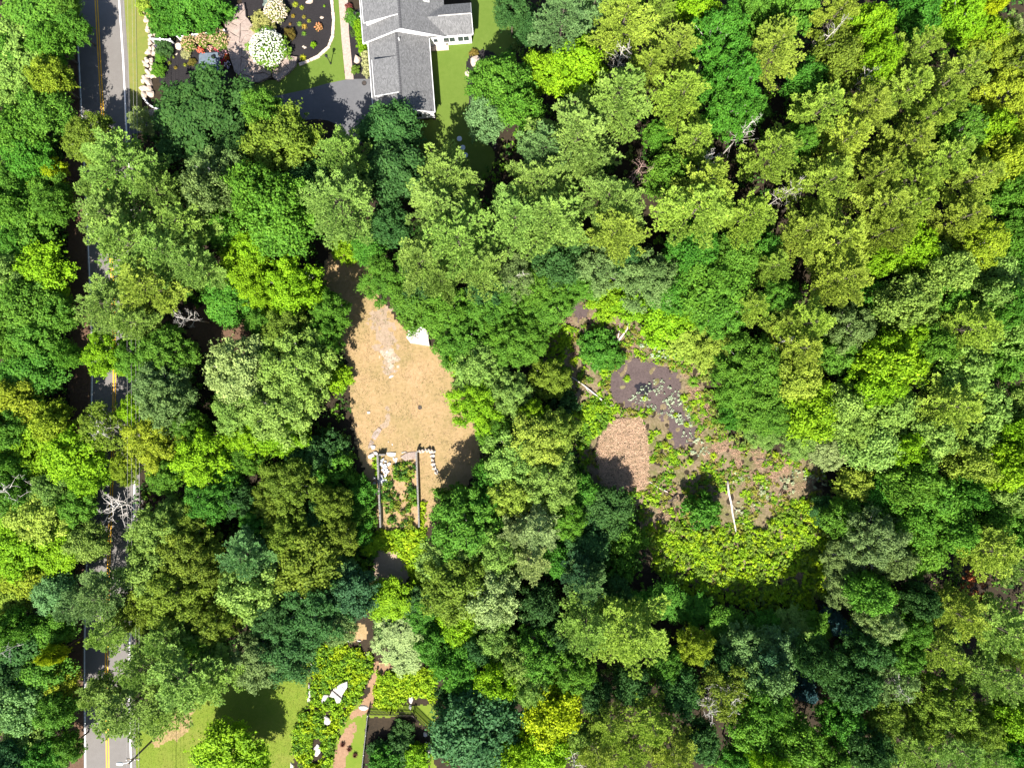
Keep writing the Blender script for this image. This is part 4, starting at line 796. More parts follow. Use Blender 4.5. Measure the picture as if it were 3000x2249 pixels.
# ------------------------------------------------------------------ trees: crown centre (photo pixels), crown radius, kind, colour
T_ = """
109 54 105 D md;217 83 48 D md;54 150 85 D lg;145 232 60 D gd;43 253 75 D lg;127 325 66 D md;36 380 75 D md;83 470 72 D vg;145 572 62 D md;29 543 62 D md;15 150 60 D md;190 20 45 D md;150 130 60 D md
264 409 78 F ol 9;362 488 118 P lg 15;416 352 42 P pl 8;771 318 55 D md;633 525 95 L gr 12;834 427 105 D ol 11;300 560 85 P lg 13;460 560 80 P lg 14
557 35 66 S vg 3.4;490 42 58 S vg 3.0;625 28 60 S vg 3.2;428 20 30 S yg 2.0;606 70 38 S vg 2.4;530 72 40 S vg 2.4;470 80 30 S vg 2.0
1007 452 88 P lg 14;1000 605 120 P lg 17;1145 378 80 D dk 8;1160 506 90 D dk 10;1308 525 110 P lg 16;1460 250 82 D md;1426 344 62 D bg;754 560 75 D md;822 622 98 D md;900 545 70 D dk 10;720 440 60 D dk 9
1490 246 82 D md;1519 320 55 D md;1679 203 90 D br 12;1600 215 55 D br 11;1646 72 100 P bg 17;1827 65 105 P yg 18;1986 145 82 P yg 16;2105 108 95 F vg 15;2140 225 85 F vg 15;2123 325 80 F vg 14;1809 290 120 P lg 18;1997 282 95 P yg 17;1689 398 130 P lg 18;1588 452 85 P bg 16;1580 545 110 P lg 17;1718 470 60 P lg 15;1780 575 85 P lg 17;2033 416 85 P yg 16;1960 513 62 D md 11;2069 543 95 P yg 18;1930 30 60 P yg 15;1740 20 60 P bg 15;1500 30 48 D dk 10;2040 30 60 D br 12;1900 200 60 P yg 15;1560 90 40 D dk 9;1930 400 45 D md 9
2265 145 92 P yg 17;2319 36 68 D md;2446 47 65 P yg 17;2544 90 66 D br;2569 185 60 D br;2453 188 72 D ol;2681 47 66 D vg;2681 155 74 P yg 17;2808 217 88 P yg 17;2652 271 84 P yg 16;2815 54 82 F br;2924 145 88 F gd;2952 289 92 F gd;2985 83 48 P pl 15;2895 25 36 D yl 11;2402 325 85 P yg 17;2526 325 80 P yg 17;2652 427 90 P yg 17;2775 463 80 P yg 16;2808 385 78 F md;2471 416 88 P yg 17;2261 452 86 P yg 17;2410 543 100 P yg 18;2652 543 108 P ol 17;2851 525 80 P yg 16;2942 470 66 D gd;2960 561 64 D md;2360 240 60 D vg 11;2200 40 60 D md;2330 420 55 F md;2560 520 70 P yg;2900 390 60 D br;2985 400 50 D gd;2740 330 55 P yg;2890 110 60 F br;2200 330 50 D vg 10;2990 180 60 F ol
163 604 54 D md;72 640 82 D md;47 713 62 D vg;119 803 88 D br;65 894 88 D md;156 912 58 D md;90 984 68 D md;90 1093 88 D vg;199 1038 40 D md;25 800 60 D lg;20 1000 55 D md;20 600 50 D md
380 713 135 P lg 16;326 635 100 P lg 14;543 660 95 P lg 15;488 740 105 P lg 16;434 840 110 P yg 15;326 894 95 P lg 13;395 945 70 P lg 13;579 785 80 P lg 14;706 785 78 D br 8;669 876 68 D vg 7;308 1038 66 F br 9;488 1038 80 F md 10;706 1095 105 F pl 12;760 604 60 D md;470 1129 80 F gr 11;400 1050 60 F md 9;610 560 60 D gr;650 660 60 D md 9
840 655 92 D md;1293 622 115 P lg 17;1347 713 128 P lg 18;1238 767 98 P lg 17;1293 818 66 P lg 16;1401 785 88 P lg 17;1510 640 112 P lg 18;1148 660 62 D dk 10;1130 821 75 F md 8;1220 894 78 D md 8;1311 912 84 F md 9;1347 1002 82 F md 9;1437 912 74 F md 9;1510 803 76 F gr 10;858 840 88 F br 10;967 912 62 F md 9;840 966 74 F ol 10;949 984 62 F md 9;870 1075 120 F lg 12;985 1105 45 S br 2.5;1401 1085 84 F lg 10;1510 1010 74 F md 10;1360 1060 55 F br 8;1450 1000 60 F md 9;1090 720 55 D vg 7;1010 730 45 S br 3;1240 840 60 D dk 9;1430 850 60 D dk 10;770 860 60 F br 9;740 730 60 D br 8;770 950 50 F md 8
1608 640 122 P lg 18;1807 677 95 P yg 17;1826 604 88 P lg 17;2043 610 118 P yg 18;2187 640 90 P yg 17;1626 767 76 D dk 10;1753 785 76 F gr 10;1898 821 86 F gr 10;2025 731 82 D vg 11;2097 839 94 D md 11;2151 749 74 D md 11;1771 883 60 S br 3;1934 940 76 S br 3.6;2006 1002 60 S yg 2.6;2115 912 78 F md 10;2205 1075 98 F md 11;1572 839 78 F md 9;1590 912 78 F md 8;1536 984 72 F md 9;1753 1022 62 S vg 3.0;2260 785 56 P yg 13;1700 830 60 F md 8;1830 750 60 D dk 9;1960 860 60 D vg 9;2050 900 60 S br 4;1840 890 55 S br 3.4;1990 930 50 S br 3.5;1800 1050 32 S vg 2;1640 880 50 F md 7;1470 850 60 F md 9;2110 1010 70 F yg 7;2060 1040 45 S yg 2.4
2363 677 80 P yg 17;2453 713 100 P yg 18;2460 821 95 P yg 18;2580 604 90 P yg 17;2670 604 80 P yg 17;2598 677 80 P ol 16;2670 731 76 D br;2580 767 50 D br 11;2815 640 80 P yg 16;2869 713 78 F gd;2942 586 54 D md;2960 713 66 D md;2779 803 70 D lg;2905 803 80 D lg;2652 894 80 D lg;2761 868 58 D md;2942 894 66 D vg;2363 948 100 P yg 17;2345 1020 98 P yg 16;2489 966 72 F gr;2833 966 105 P yg 17;2960 984 66 D lg;2598 1057 80 D br;2562 1129 76 D br;2797 1093 90 D lg;2453 1038 64 D md 10;2942 1057 60 D md;2254 1075 64 F md;2327 1110 74 D yg;2280 880 60 F md 11;2540 900 60 D vg 10;2720 1010 55 D md;2200 900 60 P yg 13;2300 950 55 P yg 14;2990 800 50 D vg;2730 760 60 D lg;2660 980 60 D br;2240 720 50 D vg 10;2990 650 50 D md;2900 870 55 D lg
54 1172 76 D gd;156 1237 58 D gd;90 1317 82 D br;217 1335 78 D br;253 1395 52 D br;308 1250 72 L ol 9;452 1299 90 F gd 10;488 1190 88 F gr 11;597 1353 88 F br 10;615 1462 80 F vg 10;488 1389 62 F md 9;706 1208 85 F lg 10;742 1281 64 F br 9;724 1335 55 F md 8;217 1480 58 D md;109 1516 80 D yg;50 1450 60 D md;54 1607 88 D br;163 1607 78 D br;253 1588 54 D lg;470 1552 90 F lg 11;543 1607 94 F ol 11;452 1679 92 F lg 11;597 1661 74 F ol 11;724 1625 82 P bg 14;760 1530 55 F vg 8;20 1250 60 D md;30 1370 50 D md;150 1440 55 D lg;400 1200 50 F br 8;550 1250 55 F md 9;660 1400 60 F vg 8;370 1370 50 F gd 8;570 1520 60 F ol 9;700 1460 50 D dk 8;430 1600 50 F lg 9
822 1205 105 F lg 12;822 1263 75 F br 10;967 1317 58 S dk 4;985 1371 52 S md 4;1057 1444 48 S vg 3;840 1425 82 F ol 10;974 1480 58 F ol 8;985 1570 62 F ol 8;895 1643 95 D ol 10;840 1570 76 F ol 10;768 1643 64 D bg 10;880 1330 60 D dk 6;930 1400 45 S vg 3;1050 1500 45 S md 3;1040 1560 50 S vg 3.5;1401 1190 84 F br 10;1492 1154 66 F lg 10;1455 1263 64 F md 9;1510 1335 88 F lg 11;1450 1400 55 D vg 8;1329 1470 55 S md 4;1365 1552 105 F md 11;1311 1640 85 F lg 10;1455 1607 76 F lg 11;1510 1560 70 P pl 12;1420 1480 60 F vg 9;1560 1220 50 F br 10;800 1480 60 F ol 9;1080 1590 35 S br 1.6;920 1540 60 D dk 7;1000 1680 50 D bg 6
1572 1299 90 F yg 12;1627 1263 64 F yg 11;1608 1407 90 F lg 12;1572 1552 92 P pl 14;1554 1643 82 P pl 13;1771 1498 70 D dk 6;1826 1580 60 S md 5;1717 1588 74 D dk 7;1699 1680 60 P te 12;2054 1491 55 S vg 4.5;2224 1190 80 F md;1700 1450 60 D vg 6;1660 1520 60 F md 9;1640 1640 60 D vg 7;1800 1660 60 S md 4;1650 1180 45 S dk 4;1610 1110 60 F ol 8;2160 1130 70 F md 9;2140 1220 40 S vg 3;2240 1260 55 F lg 7;1500 1450 70 F yg 11
2254 1208 70 F md;2381 1208 76 D br;2471 1190 70 D lg;2598 1190 80 D lg;2562 1299 80 D lg;2706 1281 80 D lg;2779 1190 105 P yg 17;2887 1208 80 D lg;2978 1263 58 D br;2435 1317 62 F pl 7;2833 1281 80 D lg;2833 1360 60 D yg;2942 1371 80 D br;2507 1426 56 D yg 8;2580 1444 62 D vg 9;2670 1407 64 D md;2743 1462 80 D md;2960 1462 68 D lg;2420 1500 44 D dk 5;2471 1516 58 D md 9;2670 1530 78 D md;2905 1516 66 D md;2562 1570 85 F gr;2480 1643 66 F gr 7;2688 1605 82 D md;2887 1607 100 P yg 16;2640 1310 60 D br;2340 1290 55 F lg 7;2500 1250 60 F lg;2990 1180 50 D lg;2960 1560 60 D md;2620 1640 60 F gr;2790 1560 60 D md;2970 1660 66 P lg 15;2820 1440 50 D vg
72 1685 74 D gd;36 1757 54 D yg;163 1739 64 D bg;308 1739 92 P gr 14;217 1776 64 P bg 11;152 1848 60 D md;72 1902 84 D dk;156 1915 26 D yl 9;127 1975 74 D md;54 2065 84 D bg;163 2083 62 D md;90 2174 84 D lg;199 2192 46 D md;30 1970 55 D dk;30 2230 60 D te;170 2000 50 D gd;120 2230 60 D vg;30 1840 50 D md
506 1739 106 F ol 12;633 1812 76 F ol 11;724 1721 86 D lg 12;326 1848 88 P lg 14;488 1866 80 P lg 14;543 1975 128 P lg 15;416 1957 88 P lg 14;633 1975 90 P lg 13;289 2029 66 P lg 11;362 2083 108 P lg 13;488 2065 96 P lg 13;760 1930 88 F gr 10;669 2205 92 D br 7;400 1780 70 F ol 10;590 1890 70 F md 10;620 2230 55 D md 6;740 2230 50 D br 6
840 1902 105 F dk 10;913 1794 105 F dk 10;1030 1735 76 D te 8;985 1830 62 F gr 8;1148 1760 62 D br 4;1184 1870 95 F pl 4;1329 1721 106 F ol 12;1437 1757 88 F pl 12;1347 1830 64 D br 8;1347 1956 64 D vg 9;1400 2137 126 D te 12;1455 1993 60 D br 11;1510 1938 66 F lg 11;800 1800 70 F dk 10;1130 1830 40 S gr 3;1250 1810 60 D vg 4.5;1280 1890 60 D vg 7;1330 2055 56 D dk 7;1450 1860 60 F lg 10;1400 1900 55 D dk 9;1490 2200 60 D br 11;1230 1770 46 D dk 4
1166 2190 50 S dk 2.2;1135 2225 50 S vg 3;1220 2215 44 S br 2.5;1105 2195 30 S dk 1.6;1180 2140 32 S dk 1.4
1721 1712 72 P bg 13;1847 1857 135 P yg 16;1720 1838 90 P lg 15;1576 1775 60 D dk 9;1563 1920 82 F md 11;1676 1964 66 F md 11;1613 2090 82 D yl 11;1784 2122 70 P yg 13;1910 2122 90 P yg 14;1973 2204 80 P yg 15;2036 1889 54 F gd 9;1992 2027 60 D dk 9;2130 2027 82 L ol 11;2181 1895 68 D bg 8;2130 1840 58 D md 4.5;2244 1964 70 D te 10;2212 2122 80 D md 11;2275 2190 60 D lg 11;2042 1790 52 D vg 3.5;1954 1765 52 D vg 4;1560 2010 60 F lg 11;1640 1860 55 D dk 9;1850 2000 60 D dk 9;1600 2200 66 D br 10;2050 2170 60 D dk 9;1950 1950 55 D md 8;2110 1930 55 D dk 8;1740 2030 55 D dk 9;1870 1775 45 D vg 4;1800 1740 50 D dk 6;2160 2220 50 D vg 9
2326 1838 62 D lg 4.5;2468 1844 48 C bl 8;2475 1725 56 F gr 7;2553 1744 60 D md;2578 1819 58 F pl;2540 1901 64 D dk;2799 1794 84 P yg 15;2925 1838 100 P lg 16;2767 1914 80 P yg 15;2925 1996 86 P lg 16;2364 2027 62 C bl 8;2250 1983 64 D bg;2503 2010 68 D dk;2465 2103 64 D vg;2610 1996 74 L gr 11;2767 2059 80 F ol;2944 2103 70 D br;2326 2172 74 D md;2673 2197 66 P lg 13;2799 2185 74 P lg 14;2578 2090 64 F ol;2240 1845 55 D vg 4.5;2400 1930 55 D dk;2290 1900 60 D bg 8;2660 1840 60 F md;2690 1760 50 D dk;2640 1920 55 D md;2990 1920 55 P yg;2860 2130 60 F ol;2540 2190 60 D dk;2420 2220 60 D md;2970 2200 60 D vg;2250 2060 55 D md;2390 1840 50 D md 4.5;2700 2120 55 F ol;2250 2230 50 D br;2900 2220 60 P lg
590 350 150 D dk 8;156 503 38 D yl 6;87 550 30 D yl 6;1750 2205 70 P yg 13;1850 2215 60 P yg 12;1690 2150 55 F lg 9
"""
for tok in T_.replace('\n', ';').split(';'):
    q = tok.split()
    if len(q) >= 5: tree(float(q[0]), float(q[1]), float(q[2]), q[3], q[4], float(q[5]) if len(q) > 5 else None)

def dead(px, py, r, h, i, label, mat='dead', lean=(0, 0)):
    hc = h*.7; p = W(px, py, hc); root = empty('dead_tree', (p.x, p.y, 0), tr_r.uniform(0, 6)); s = r/20*(1-hc/CAMH)/3.5
    root.scale = (s, s, h/12); root.rotation_euler = (lean[0], lean[1], root.rotation_euler.z)
    mk('trunk', with_mat(DEADP[i][0], M[mat]), None, root); mk('branches', with_mat(DEADP[i][1], M[mat]), None, root)
    tag(root, label, 'dead tree')
for a in [(347,1483,85,10,0,'bare white dead tree spreading over the road'), (12,1436,70,12,1,'bleached dead tree at the left picture edge'), (1683,2222,62,12,2,'white dead tree at the bottom edge of the woods'),
          (2074,2059,55,12,3,'bare white dead tree right of the tall bottom pine'), (1816,180,50,15,1,'bare bleached tree among the pines right of the back lawn'), (1870,506,55,15,0,'dead brown bushy tree in the middle of the pines','deadbrown'),
          (2178,385,55,15,2,'bare grey dead tree beside the tall vivid green trees'), (2073,480,48,16,3,'bare dead tree under the yellow-green pines above the marsh'), (2425,110,42,16,0,'small bare dead tree near the top right woods'),
          (2688,985,60,12,1,'bare dead tree among leafy trees near the right edge'), (1520,812,55,11,2,'pale dead tree at the woods edge left of the marsh'), (2471,2190,62,10,3,'bare white leaning tree near the bottom right'),
          (2310,560,45,15,1,'dead grey tree in the pine wood above the marsh'), (2290,1000,40,13,0,'bare grey tree in the woods right of the marsh'), (2600,1380,50,6,2,'fallen-looking bare branches at the marsh right end'),
          (2530,1640,40,9,3,'curly bare white tree lower right of the marsh'), (2850,1330,40,11,0,'bare twiggy tree near the right edge'), (30,1900,45,11,2,'bare white branch tree at the left edge near the bottom'),
          (2780,2030,45,12,1,'bare grey tree in the bottom right woods'), (540,930,45,11,3,'bare dead pine top beside the road pines'), (2520,240,40,14,2,'bare twiggy tree between the lime-green top right trees'), (2640,860,40,13,0,'bare tree in the shade right of the yellow-green pines')]:
    dead(*a)

# ------------------------------------------------------------------ ground cover (uncountable: kind = stuff)
def sample_poly(polypx, n, r, inset=0.0):
    poly = W2(polypx); p = np.asarray(poly); x0, y0 = p.min(0); x1, y1 = p.max(0); out = np.zeros((0, 2))
    while len(out) < n:
        q = np.stack([r.uniform(x0, x1, n*2), r.uniform(y0, y1, n*2)], -1); s = sdist(q[:,0], q[:,1], poly)
        out = np.concatenate([out, q[s > inset]])
    return out[:n]
def cover(name, polypx, n, cols, rad=(.2,.5), z=(.1,.5), half=.13, per=26, label='', cat='ground cover', seed=0, up=.7, avoid=None, aspect=.6, patch=0.0):
    """leafy clumps over an area; cols: list of colours, one object for each"""
    r = np.random.default_rng(seed+900); c = sample_poly(polypx, n, r)
    if patch: c = c[noise2(c[:,0], c[:,1], 4.0, seed) > patch*2-1]
    if avoid is not None:
        for a in avoid: c = c[sdist(c[:,0], c[:,1], W2(a)) < 0]
    which = (noise2(c[:,0], c[:,1], 3.0, seed+5)+r.normal(0, .5, len(c)))
    rk = np.argsort(np.argsort(which))*len(cols)//max(1, len(c))
    for ci, (col, lab) in enumerate(cols):
        P = []; Nn = []; T = []
        for x, y in c[rk == ci]:
            rd = r.uniform(*rad); m = int(per*(rd/np.mean(rad))**2)+4; p, nr = ball_clump((x, y, r.uniform(*z)), rd, m, r, flatz=.7, up=up)
            p[:,2] = np.maximum(p[:,2], .03); P.append(p); Nn.append(nr); T.append(np.clip(r.normal(.5, .16)+r.normal(0, .16, m), 0, 1))
        if not P: continue
        P = np.concatenate(P); Nn = np.concatenate(Nn); T = np.concatenate(T)
        o = mk(name, leaf_mesh(name, P, Nn, half*r.uniform(.7, 1.3, len(P)), aspect, T, r)); o.color = (*col, 1)
        tag(o, lab, cat, None, 'stuff')
def straw(name, polypx, n, col, L=(.3,.9), w=.02, lift=.15, label='', seed=0, patch=None, zz=.02):
    r = np.random.default_rng(seed+1700); c = sample_poly(polypx, n, r)
    if patch is not None: c = c[noise2(c[:,0], c[:,1], 3.0, seed)+r.normal(0,.3,len(c)) > patch]
    n = len(c); a = r.uniform(0, 6.28, n)+noise2(c[:,0], c[:,1], 5, seed+2)*.6; l = r.uniform(*L, n)
    dv = np.stack([np.cos(a), np.sin(a), r.uniform(0, lift, n)], -1)*l[:,None]*.5
    sd = unit(np.stack([-np.sin(a), np.cos(a), r.normal(0,.5,n)], -1))*w
    cen = np.concatenate([c, (zz+r.uniform(0,.12,n)+dv[:,2])[:,None]], -1)
    V, F, S = quads(cen, dv, sd)
    o = mk(name, mesh_np(name, V, F, S, M['leaf'], {'tint': ('FACE', r.uniform(0,1,n))})); o.color = (*col, 1); tag(o, label, 'dead reeds' if 'reed' in name else 'grass', None, 'stuff')
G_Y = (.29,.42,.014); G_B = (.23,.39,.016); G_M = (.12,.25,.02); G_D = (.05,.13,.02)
BANK1 = [(915,1895),(1000,1880),(1090,1920),(1095,1960),(1060,2030),(1020,2085),(990,2150),(960,2260),(895,2260),(858,2190),(872,2110),(908,2060),(912,1990)]
cover('bank_plants', BANK1, 1300, [((.30,.42,.012), 'bright yellow-green plants covering the bank round the white outcrop'), (G_M, 'deeper green plants on the bank left of the dirt path'), (G_B, 'lime-green plants on the bank left of the dirt path')], (.2,.65), (.1,.5), .14, 26, seed=1, avoid=[[(965,2030),(980,2008),(1020,1988),(1024,2005),(1000,2054)],[(940,2050),(952,2028),(968,2030),(950,2060)],[(915,2160),(942,2160),(945,2230),(918,2230)],[(945,2085),(970,2085),(972,2125),(948,2125)]])
cover('bank_plants', [(1112,1975),(1280,1955),(1282,2050),(1215,2035),(1200,2030),(1165,2072),(1102,2070),(1105,2020)], 420, [(G_B, 'lime-green plants right of the dirt path'), (G_Y, 'yellowish plants right of the dirt path')], (.3,.65), (.15,.5), .16, 34, seed=2)
cover('meadow_plants', [(1090,1600),(1110,1555),(1235,1550),(1250,1600),(1250,1680),(1215,1720),(1195,1660),(1170,1615),(1120,1602)], 420, [(G_B, 'lime-green undergrowth below the ruin'), (G_Y, 'yellow-green undergrowth below the ruin')], (.3,.7), (.15,.6), .16, 34, seed=3)
cover('ruin_weeds', [(1120,1420),(1150,1370),(1190,1350),(1218,1360),(1228,1545),(1120,1545)], 260, [(G_M, 'green weeds growing inside the ruin'), ((.20,.24,.03), 'olive weeds growing inside the ruin'), (G_D, 'dark bushes inside the ruin')], (.25,.6), (.1,.5), .14, 40, seed=4, patch=.45)
cover('ruin_weeds', [(1095,1335),(1108,1335),(1112,1400),(1102,1400)], 26, [(G_B, 'yellow-green weeds left of the left block wall')], (.2,.4), (.1,.4), .13, 30, seed=41)
cover('ruin_weeds', [(1232,1470),(1248,1470),(1240,1545),(1232,1545)], 30, [(G_Y, 'yellow-green weeds right of the right block wall')], (.2,.4), (.1,.4), .13, 30, seed=42)
cover('side_undergrowth', [(1030,1330),(1060,1440),(1100,1470),(1112,1560),(1080,1720),(1010,1650),(960,1450),(960,1330)], 360, [(G_M, 'green undergrowth left of the ruin'), (G_D, 'dark undergrowth left of the ruin')], (.3,.8), (.2,.9), .17, 36, seed=43)
# marsh
MG = [(1640,930),(1700,950),(1850,950),(1930,990),(2010,1050),(2060,1110),(2080,1200),(2140,1290),(2260,1325),(2420,1380),(2400,1470),(2440,1560),(2450,1680),(2380,1760),(2250,1760),(2050,1720),(1930,1680),(1880,1580),(1850,1450),(1740,1430),(1690,1320),(1690,1230),(1640,1130),(1570,1090),(1560,1050)]
MUDP = [(1790,1095),(1850,1050),(1930,1065),(1995,1100),(1995,1170),(2025,1215),(2040,1270),(2010,1310),(1970,1310),(1955,1240),(1900,1195),(1830,1190),(1785,1150)]
REED = [(1790,1230),(1880,1220),(1900,1290),(1900,1420),(1850,1450),(1760,1420),(1745,1330),(1760,1270)]
cover('marsh_plants', MG, 8000, [(G_B, 'lime-green marsh plants scattered over the clearing'), (G_M, 'mid-green marsh plants scattered over the clearing'), ((.24,.25,.04), 'olive marsh plants scattered over the clearing')], (.15,.45), (.10,.28), .12, 24, seed=5, patch=.46, avoid=[MUDP, REED])
cover('marsh_thicket', [(1880,1440),(1960,1480),(2040,1560),(2140,1580),(2200,1520),(2260,1560),(2200,1640),(1960,1640),(1890,1560)], 420, [(G_B, 'loose lime-green plants below the dead reeds'), ((.22,.30,.04), 'loose olive plants below the dead reeds')], (.25,.6), (.1,.4), .15, 32, seed=61, patch=.35)
cover('marsh_thicket', [(1890,1560),(1960,1520),(2130,1560),(2160,1580),(2300,1500),(2380,1440),(2440,1550),(2460,1700),(2380,1780),(2200,1780),(2030,1740),(1930,1690)], 1100, [(G_B, 'lime-green thicket at the lower end of the marsh'), (G_Y, 'yellow-green thicket at the lower end of the marsh'), ((.16,.26,.03), 'green thicket at the lower end of the marsh')], (.3,.75), (.2,.8), .16, 36, seed=6)
cover('marsh_edge_plants', [(1660,1190),(1780,1180),(1800,1220),(1740,1280),(1700,1330),(1680,1260)], 260, [(G_M, 'green plants along the left side of the marsh'), (G_B, 'lime plants along the left side of the marsh')], (.25,.6), (.15,.6), .15, 32, seed=7)
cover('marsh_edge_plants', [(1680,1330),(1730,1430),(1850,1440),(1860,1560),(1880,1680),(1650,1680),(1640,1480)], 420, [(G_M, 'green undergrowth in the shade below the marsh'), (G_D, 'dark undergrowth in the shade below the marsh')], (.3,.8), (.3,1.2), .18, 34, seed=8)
cover('marsh_edge_plants', [(2040,1060),(2140,1080),(2180,1250),(2260,1300),(2140,1310),(2080,1220)], 300, [(G_M, 'green plants along the right side of the marsh'), ((.22,.27,.05), 'yellow plants along the right side of the marsh')], (.25,.65), (.2,.8), .15, 32, seed=9, patch=.4)
cover('marsh_edge_plants', [(1640,940),(1560,1060),(1600,1100),(1640,1080),(1680,960)], 90, [(G_B, 'lime plants along the upper left of the marsh')], (.25,.6), (.2,.6), .15, 30, seed=91)
cover('pale_marsh_plants', [(1900,1120),(1960,1110),(2010,1190),(2050,1270),(2080,1330),(2030,1340),(1980,1240),(1840,1170),(1850,1150)], 95, [((.42,.50,.34), 'pale whitish-green leaves dotted round the mud')], (.2,.5), (.18,.28), .10, 16, seed=10)
cover('pale_marsh_plants', [(1870,1000),(1930,985),(1975,1010),(1985,1040),(1930,1050),(1885,1030)], 46, [((.42,.52,.36), 'patch of whitish leaves above the mud')], (.25,.5), (.12,.28), .11, 20, seed=11)
cover('pale_marsh_plants', [(2150,1380),(2250,1370),(2440,1380),(2420,1430),(2250,1450),(2180,1560),(2150,1500)], 120, [((.36,.40,.24), 'pale dry-looking leaves at the right of the marsh')], (.15,.4), (.1,.3), .14, 22, seed=12, patch=.45)
straw('dead_reeds', REED, 6500, (.50,.35,.24), (.4,1.1), .03, .35, 'flattened tan dead reeds in the middle of the marsh', 1, None, .08)
straw('dead_reeds', [(1640,930),(1740,930),(1900,960),(1940,1010),(1860,1050),(1700,1070),(1580,1080)], 2600, (.34,.21,.17), (.3,1.0), .025, .2, 'brown dead reeds along the top of the marsh', 2, 0, .08)
straw('dead_reeds', [(2000,1090),(2080,1150),(2140,1300),(2260,1330),(2330,1350),(2300,1400),(2170,1400),(2060,1340),(2020,1210)], 4200, (.44,.29,.20), (.3,1.0), .025, .25, 'tan dead reeds along the right of the marsh', 3, -.2, .08)
straw('dead_reeds', [(1900,1430),(2030,1400),(2040,1560),(1960,1640),(1890,1560)], 1800, (.42,.28,.19), (.3,1.0), .025, .25, 'tan dead reeds below the dark shrub in the marsh', 4, 0, .08)
straw('dead_reeds', [(2170,1420),(2280,1370),(2400,1400),(2280,1480),(2180,1540)], 1600, (.40,.27,.18), (.3,1.0), .025, .25, 'tan dead reeds at the right end of the marsh', 5, 0, .08)
straw('dry_grass', DRY, 7000, (.34,.25,.155), (.15,.45), .016, .9, 'straw-coloured dead grass over the clearing', 6, -.1)
straw('dry_grass', DRY, 8000, (.19,.20,.075), (.12,.4), .016, .9, 'greenish grass patches over the clearing', 7, .2)
straw('lawn_grass', [(388,2250),(382,2110),(480,2080),(600,2060),(700,2010),(800,1990),(900,1960),(903,2060),(870,2110),(852,2180),(862,2250)], 7000, (.17,.24,.02), (.12,.3), .016, 1.0, 'longer grass blades over the side lawn', 8)
# forest understory: leafy clumps wherever the woods stand
WOODS = [(0,0),(215,0),(200,600),(205,1100),(210,1600),(205,2249),(0,2249)]
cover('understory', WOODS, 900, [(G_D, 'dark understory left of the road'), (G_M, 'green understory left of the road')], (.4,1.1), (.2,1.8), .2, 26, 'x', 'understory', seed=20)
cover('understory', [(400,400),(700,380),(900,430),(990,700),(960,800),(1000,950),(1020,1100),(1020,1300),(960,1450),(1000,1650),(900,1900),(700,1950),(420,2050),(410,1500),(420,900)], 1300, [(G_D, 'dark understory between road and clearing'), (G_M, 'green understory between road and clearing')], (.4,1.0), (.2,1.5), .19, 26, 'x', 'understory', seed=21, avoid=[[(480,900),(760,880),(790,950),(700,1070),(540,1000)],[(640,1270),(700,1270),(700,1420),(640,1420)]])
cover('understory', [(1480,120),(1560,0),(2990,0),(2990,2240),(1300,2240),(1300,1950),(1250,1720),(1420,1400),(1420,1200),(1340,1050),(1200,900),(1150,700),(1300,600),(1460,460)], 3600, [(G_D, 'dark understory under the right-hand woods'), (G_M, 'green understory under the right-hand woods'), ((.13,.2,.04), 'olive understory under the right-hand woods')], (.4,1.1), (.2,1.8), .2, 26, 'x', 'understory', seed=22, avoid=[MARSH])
cover('leaf_litter_patch', [(2740,1650),(2785,1640),(2800,1700),(2750,1740),(2720,1700)], 40, [((.42,.15,.06), 'rust-brown dead leaves showing through the woods at right')], (.3,.6), (6,8), .16, 24, 'x', 'dead leaves', seed=30)

# ------------------------------------------------------------------ garden plants
def bush(px, py, r, h, col, label, cat='shrub', name='shrub', group=None, flowers=None, fcol=(.8,.8,.76), nfl=0, fr=.16, proto=None):
    (crown, trunk), Rp, Hp = PROTO['S'][tr_r.randrange(4) if proto is None else proto]; p = W(px, py, h*.5); s = r/20*(1-h*.5/CAMH)/Rp
    root = empty(name, (p.x, p.y, 0), tr_r.uniform(0, 6)); c = mk('foliage', crown, None, root); c.scale = (s, s, h/Hp); c.color = (*col, 1)
    t = mk('stem', with_mat(trunk, M['bark']), None, root); t.scale = (s, s, h/Hp); tag(root, label, cat, group)
    if nfl:
        r_ = np.random.default_rng(int(px*7+py)); P = []; Nn = []
        for i in range(nfl):
            q = i/nfl; zz = 1-q*1.05; a = i*2.39996; rr_ = math.sqrt(max(0, 1-zz*zz)); cc = np.array([math.cos(a)*rr_*s*Rp*1.02, math.sin(a)*rr_*s*Rp*1.02, h*.52+zz*h*.66])+r_.normal(size=3)*.06
            pp, nn = ball_clump(cc, fr*r_.uniform(.75,1.25), 26, r_, 1.0, .4); P.append(pp); Nn.append(nn)
        P = np.concatenate(P); Nn = np.concatenate(Nn); f = mk('flower_heads', leaf_mesh('flower_heads', P, Nn, .07*np.ones(len(P)), .9, r_.uniform(.35,.75,len(P)), r_), None, root); f.color = (*fcol, 1)
    return root
bush(785,143,50,2.4,(.14,.26,.03),'large round hydrangea covered in white blooms','hydrangea','hydrangea',None,1,(.86,.86,.80),330,.17)
bush(808,35,30,1.8,(.25,.28,.08),'cream flowering hydrangea at the top of the mulch bed','hydrangea','hydrangea',None,1,(.80,.70,.56),120,.16)
bush(772,70,33,1.7,(.33,.33,.10),'drooping yellowish-green shrub left of the cream hydrangea')
bush(555,128,21,1.3,(.16,.25,.03),'left one of three tan hydrangeas along the white fence','hydrangea','hydrangea','hydrangeas along the white fence',1,(.55,.40,.22),50,.14)
bush(595,118,18,1.3,(.17,.25,.03),'middle one of three tan hydrangeas along the white fence','hydrangea','hydrangea','hydrangeas along the white fence',1,(.62,.42,.28),50,.14)
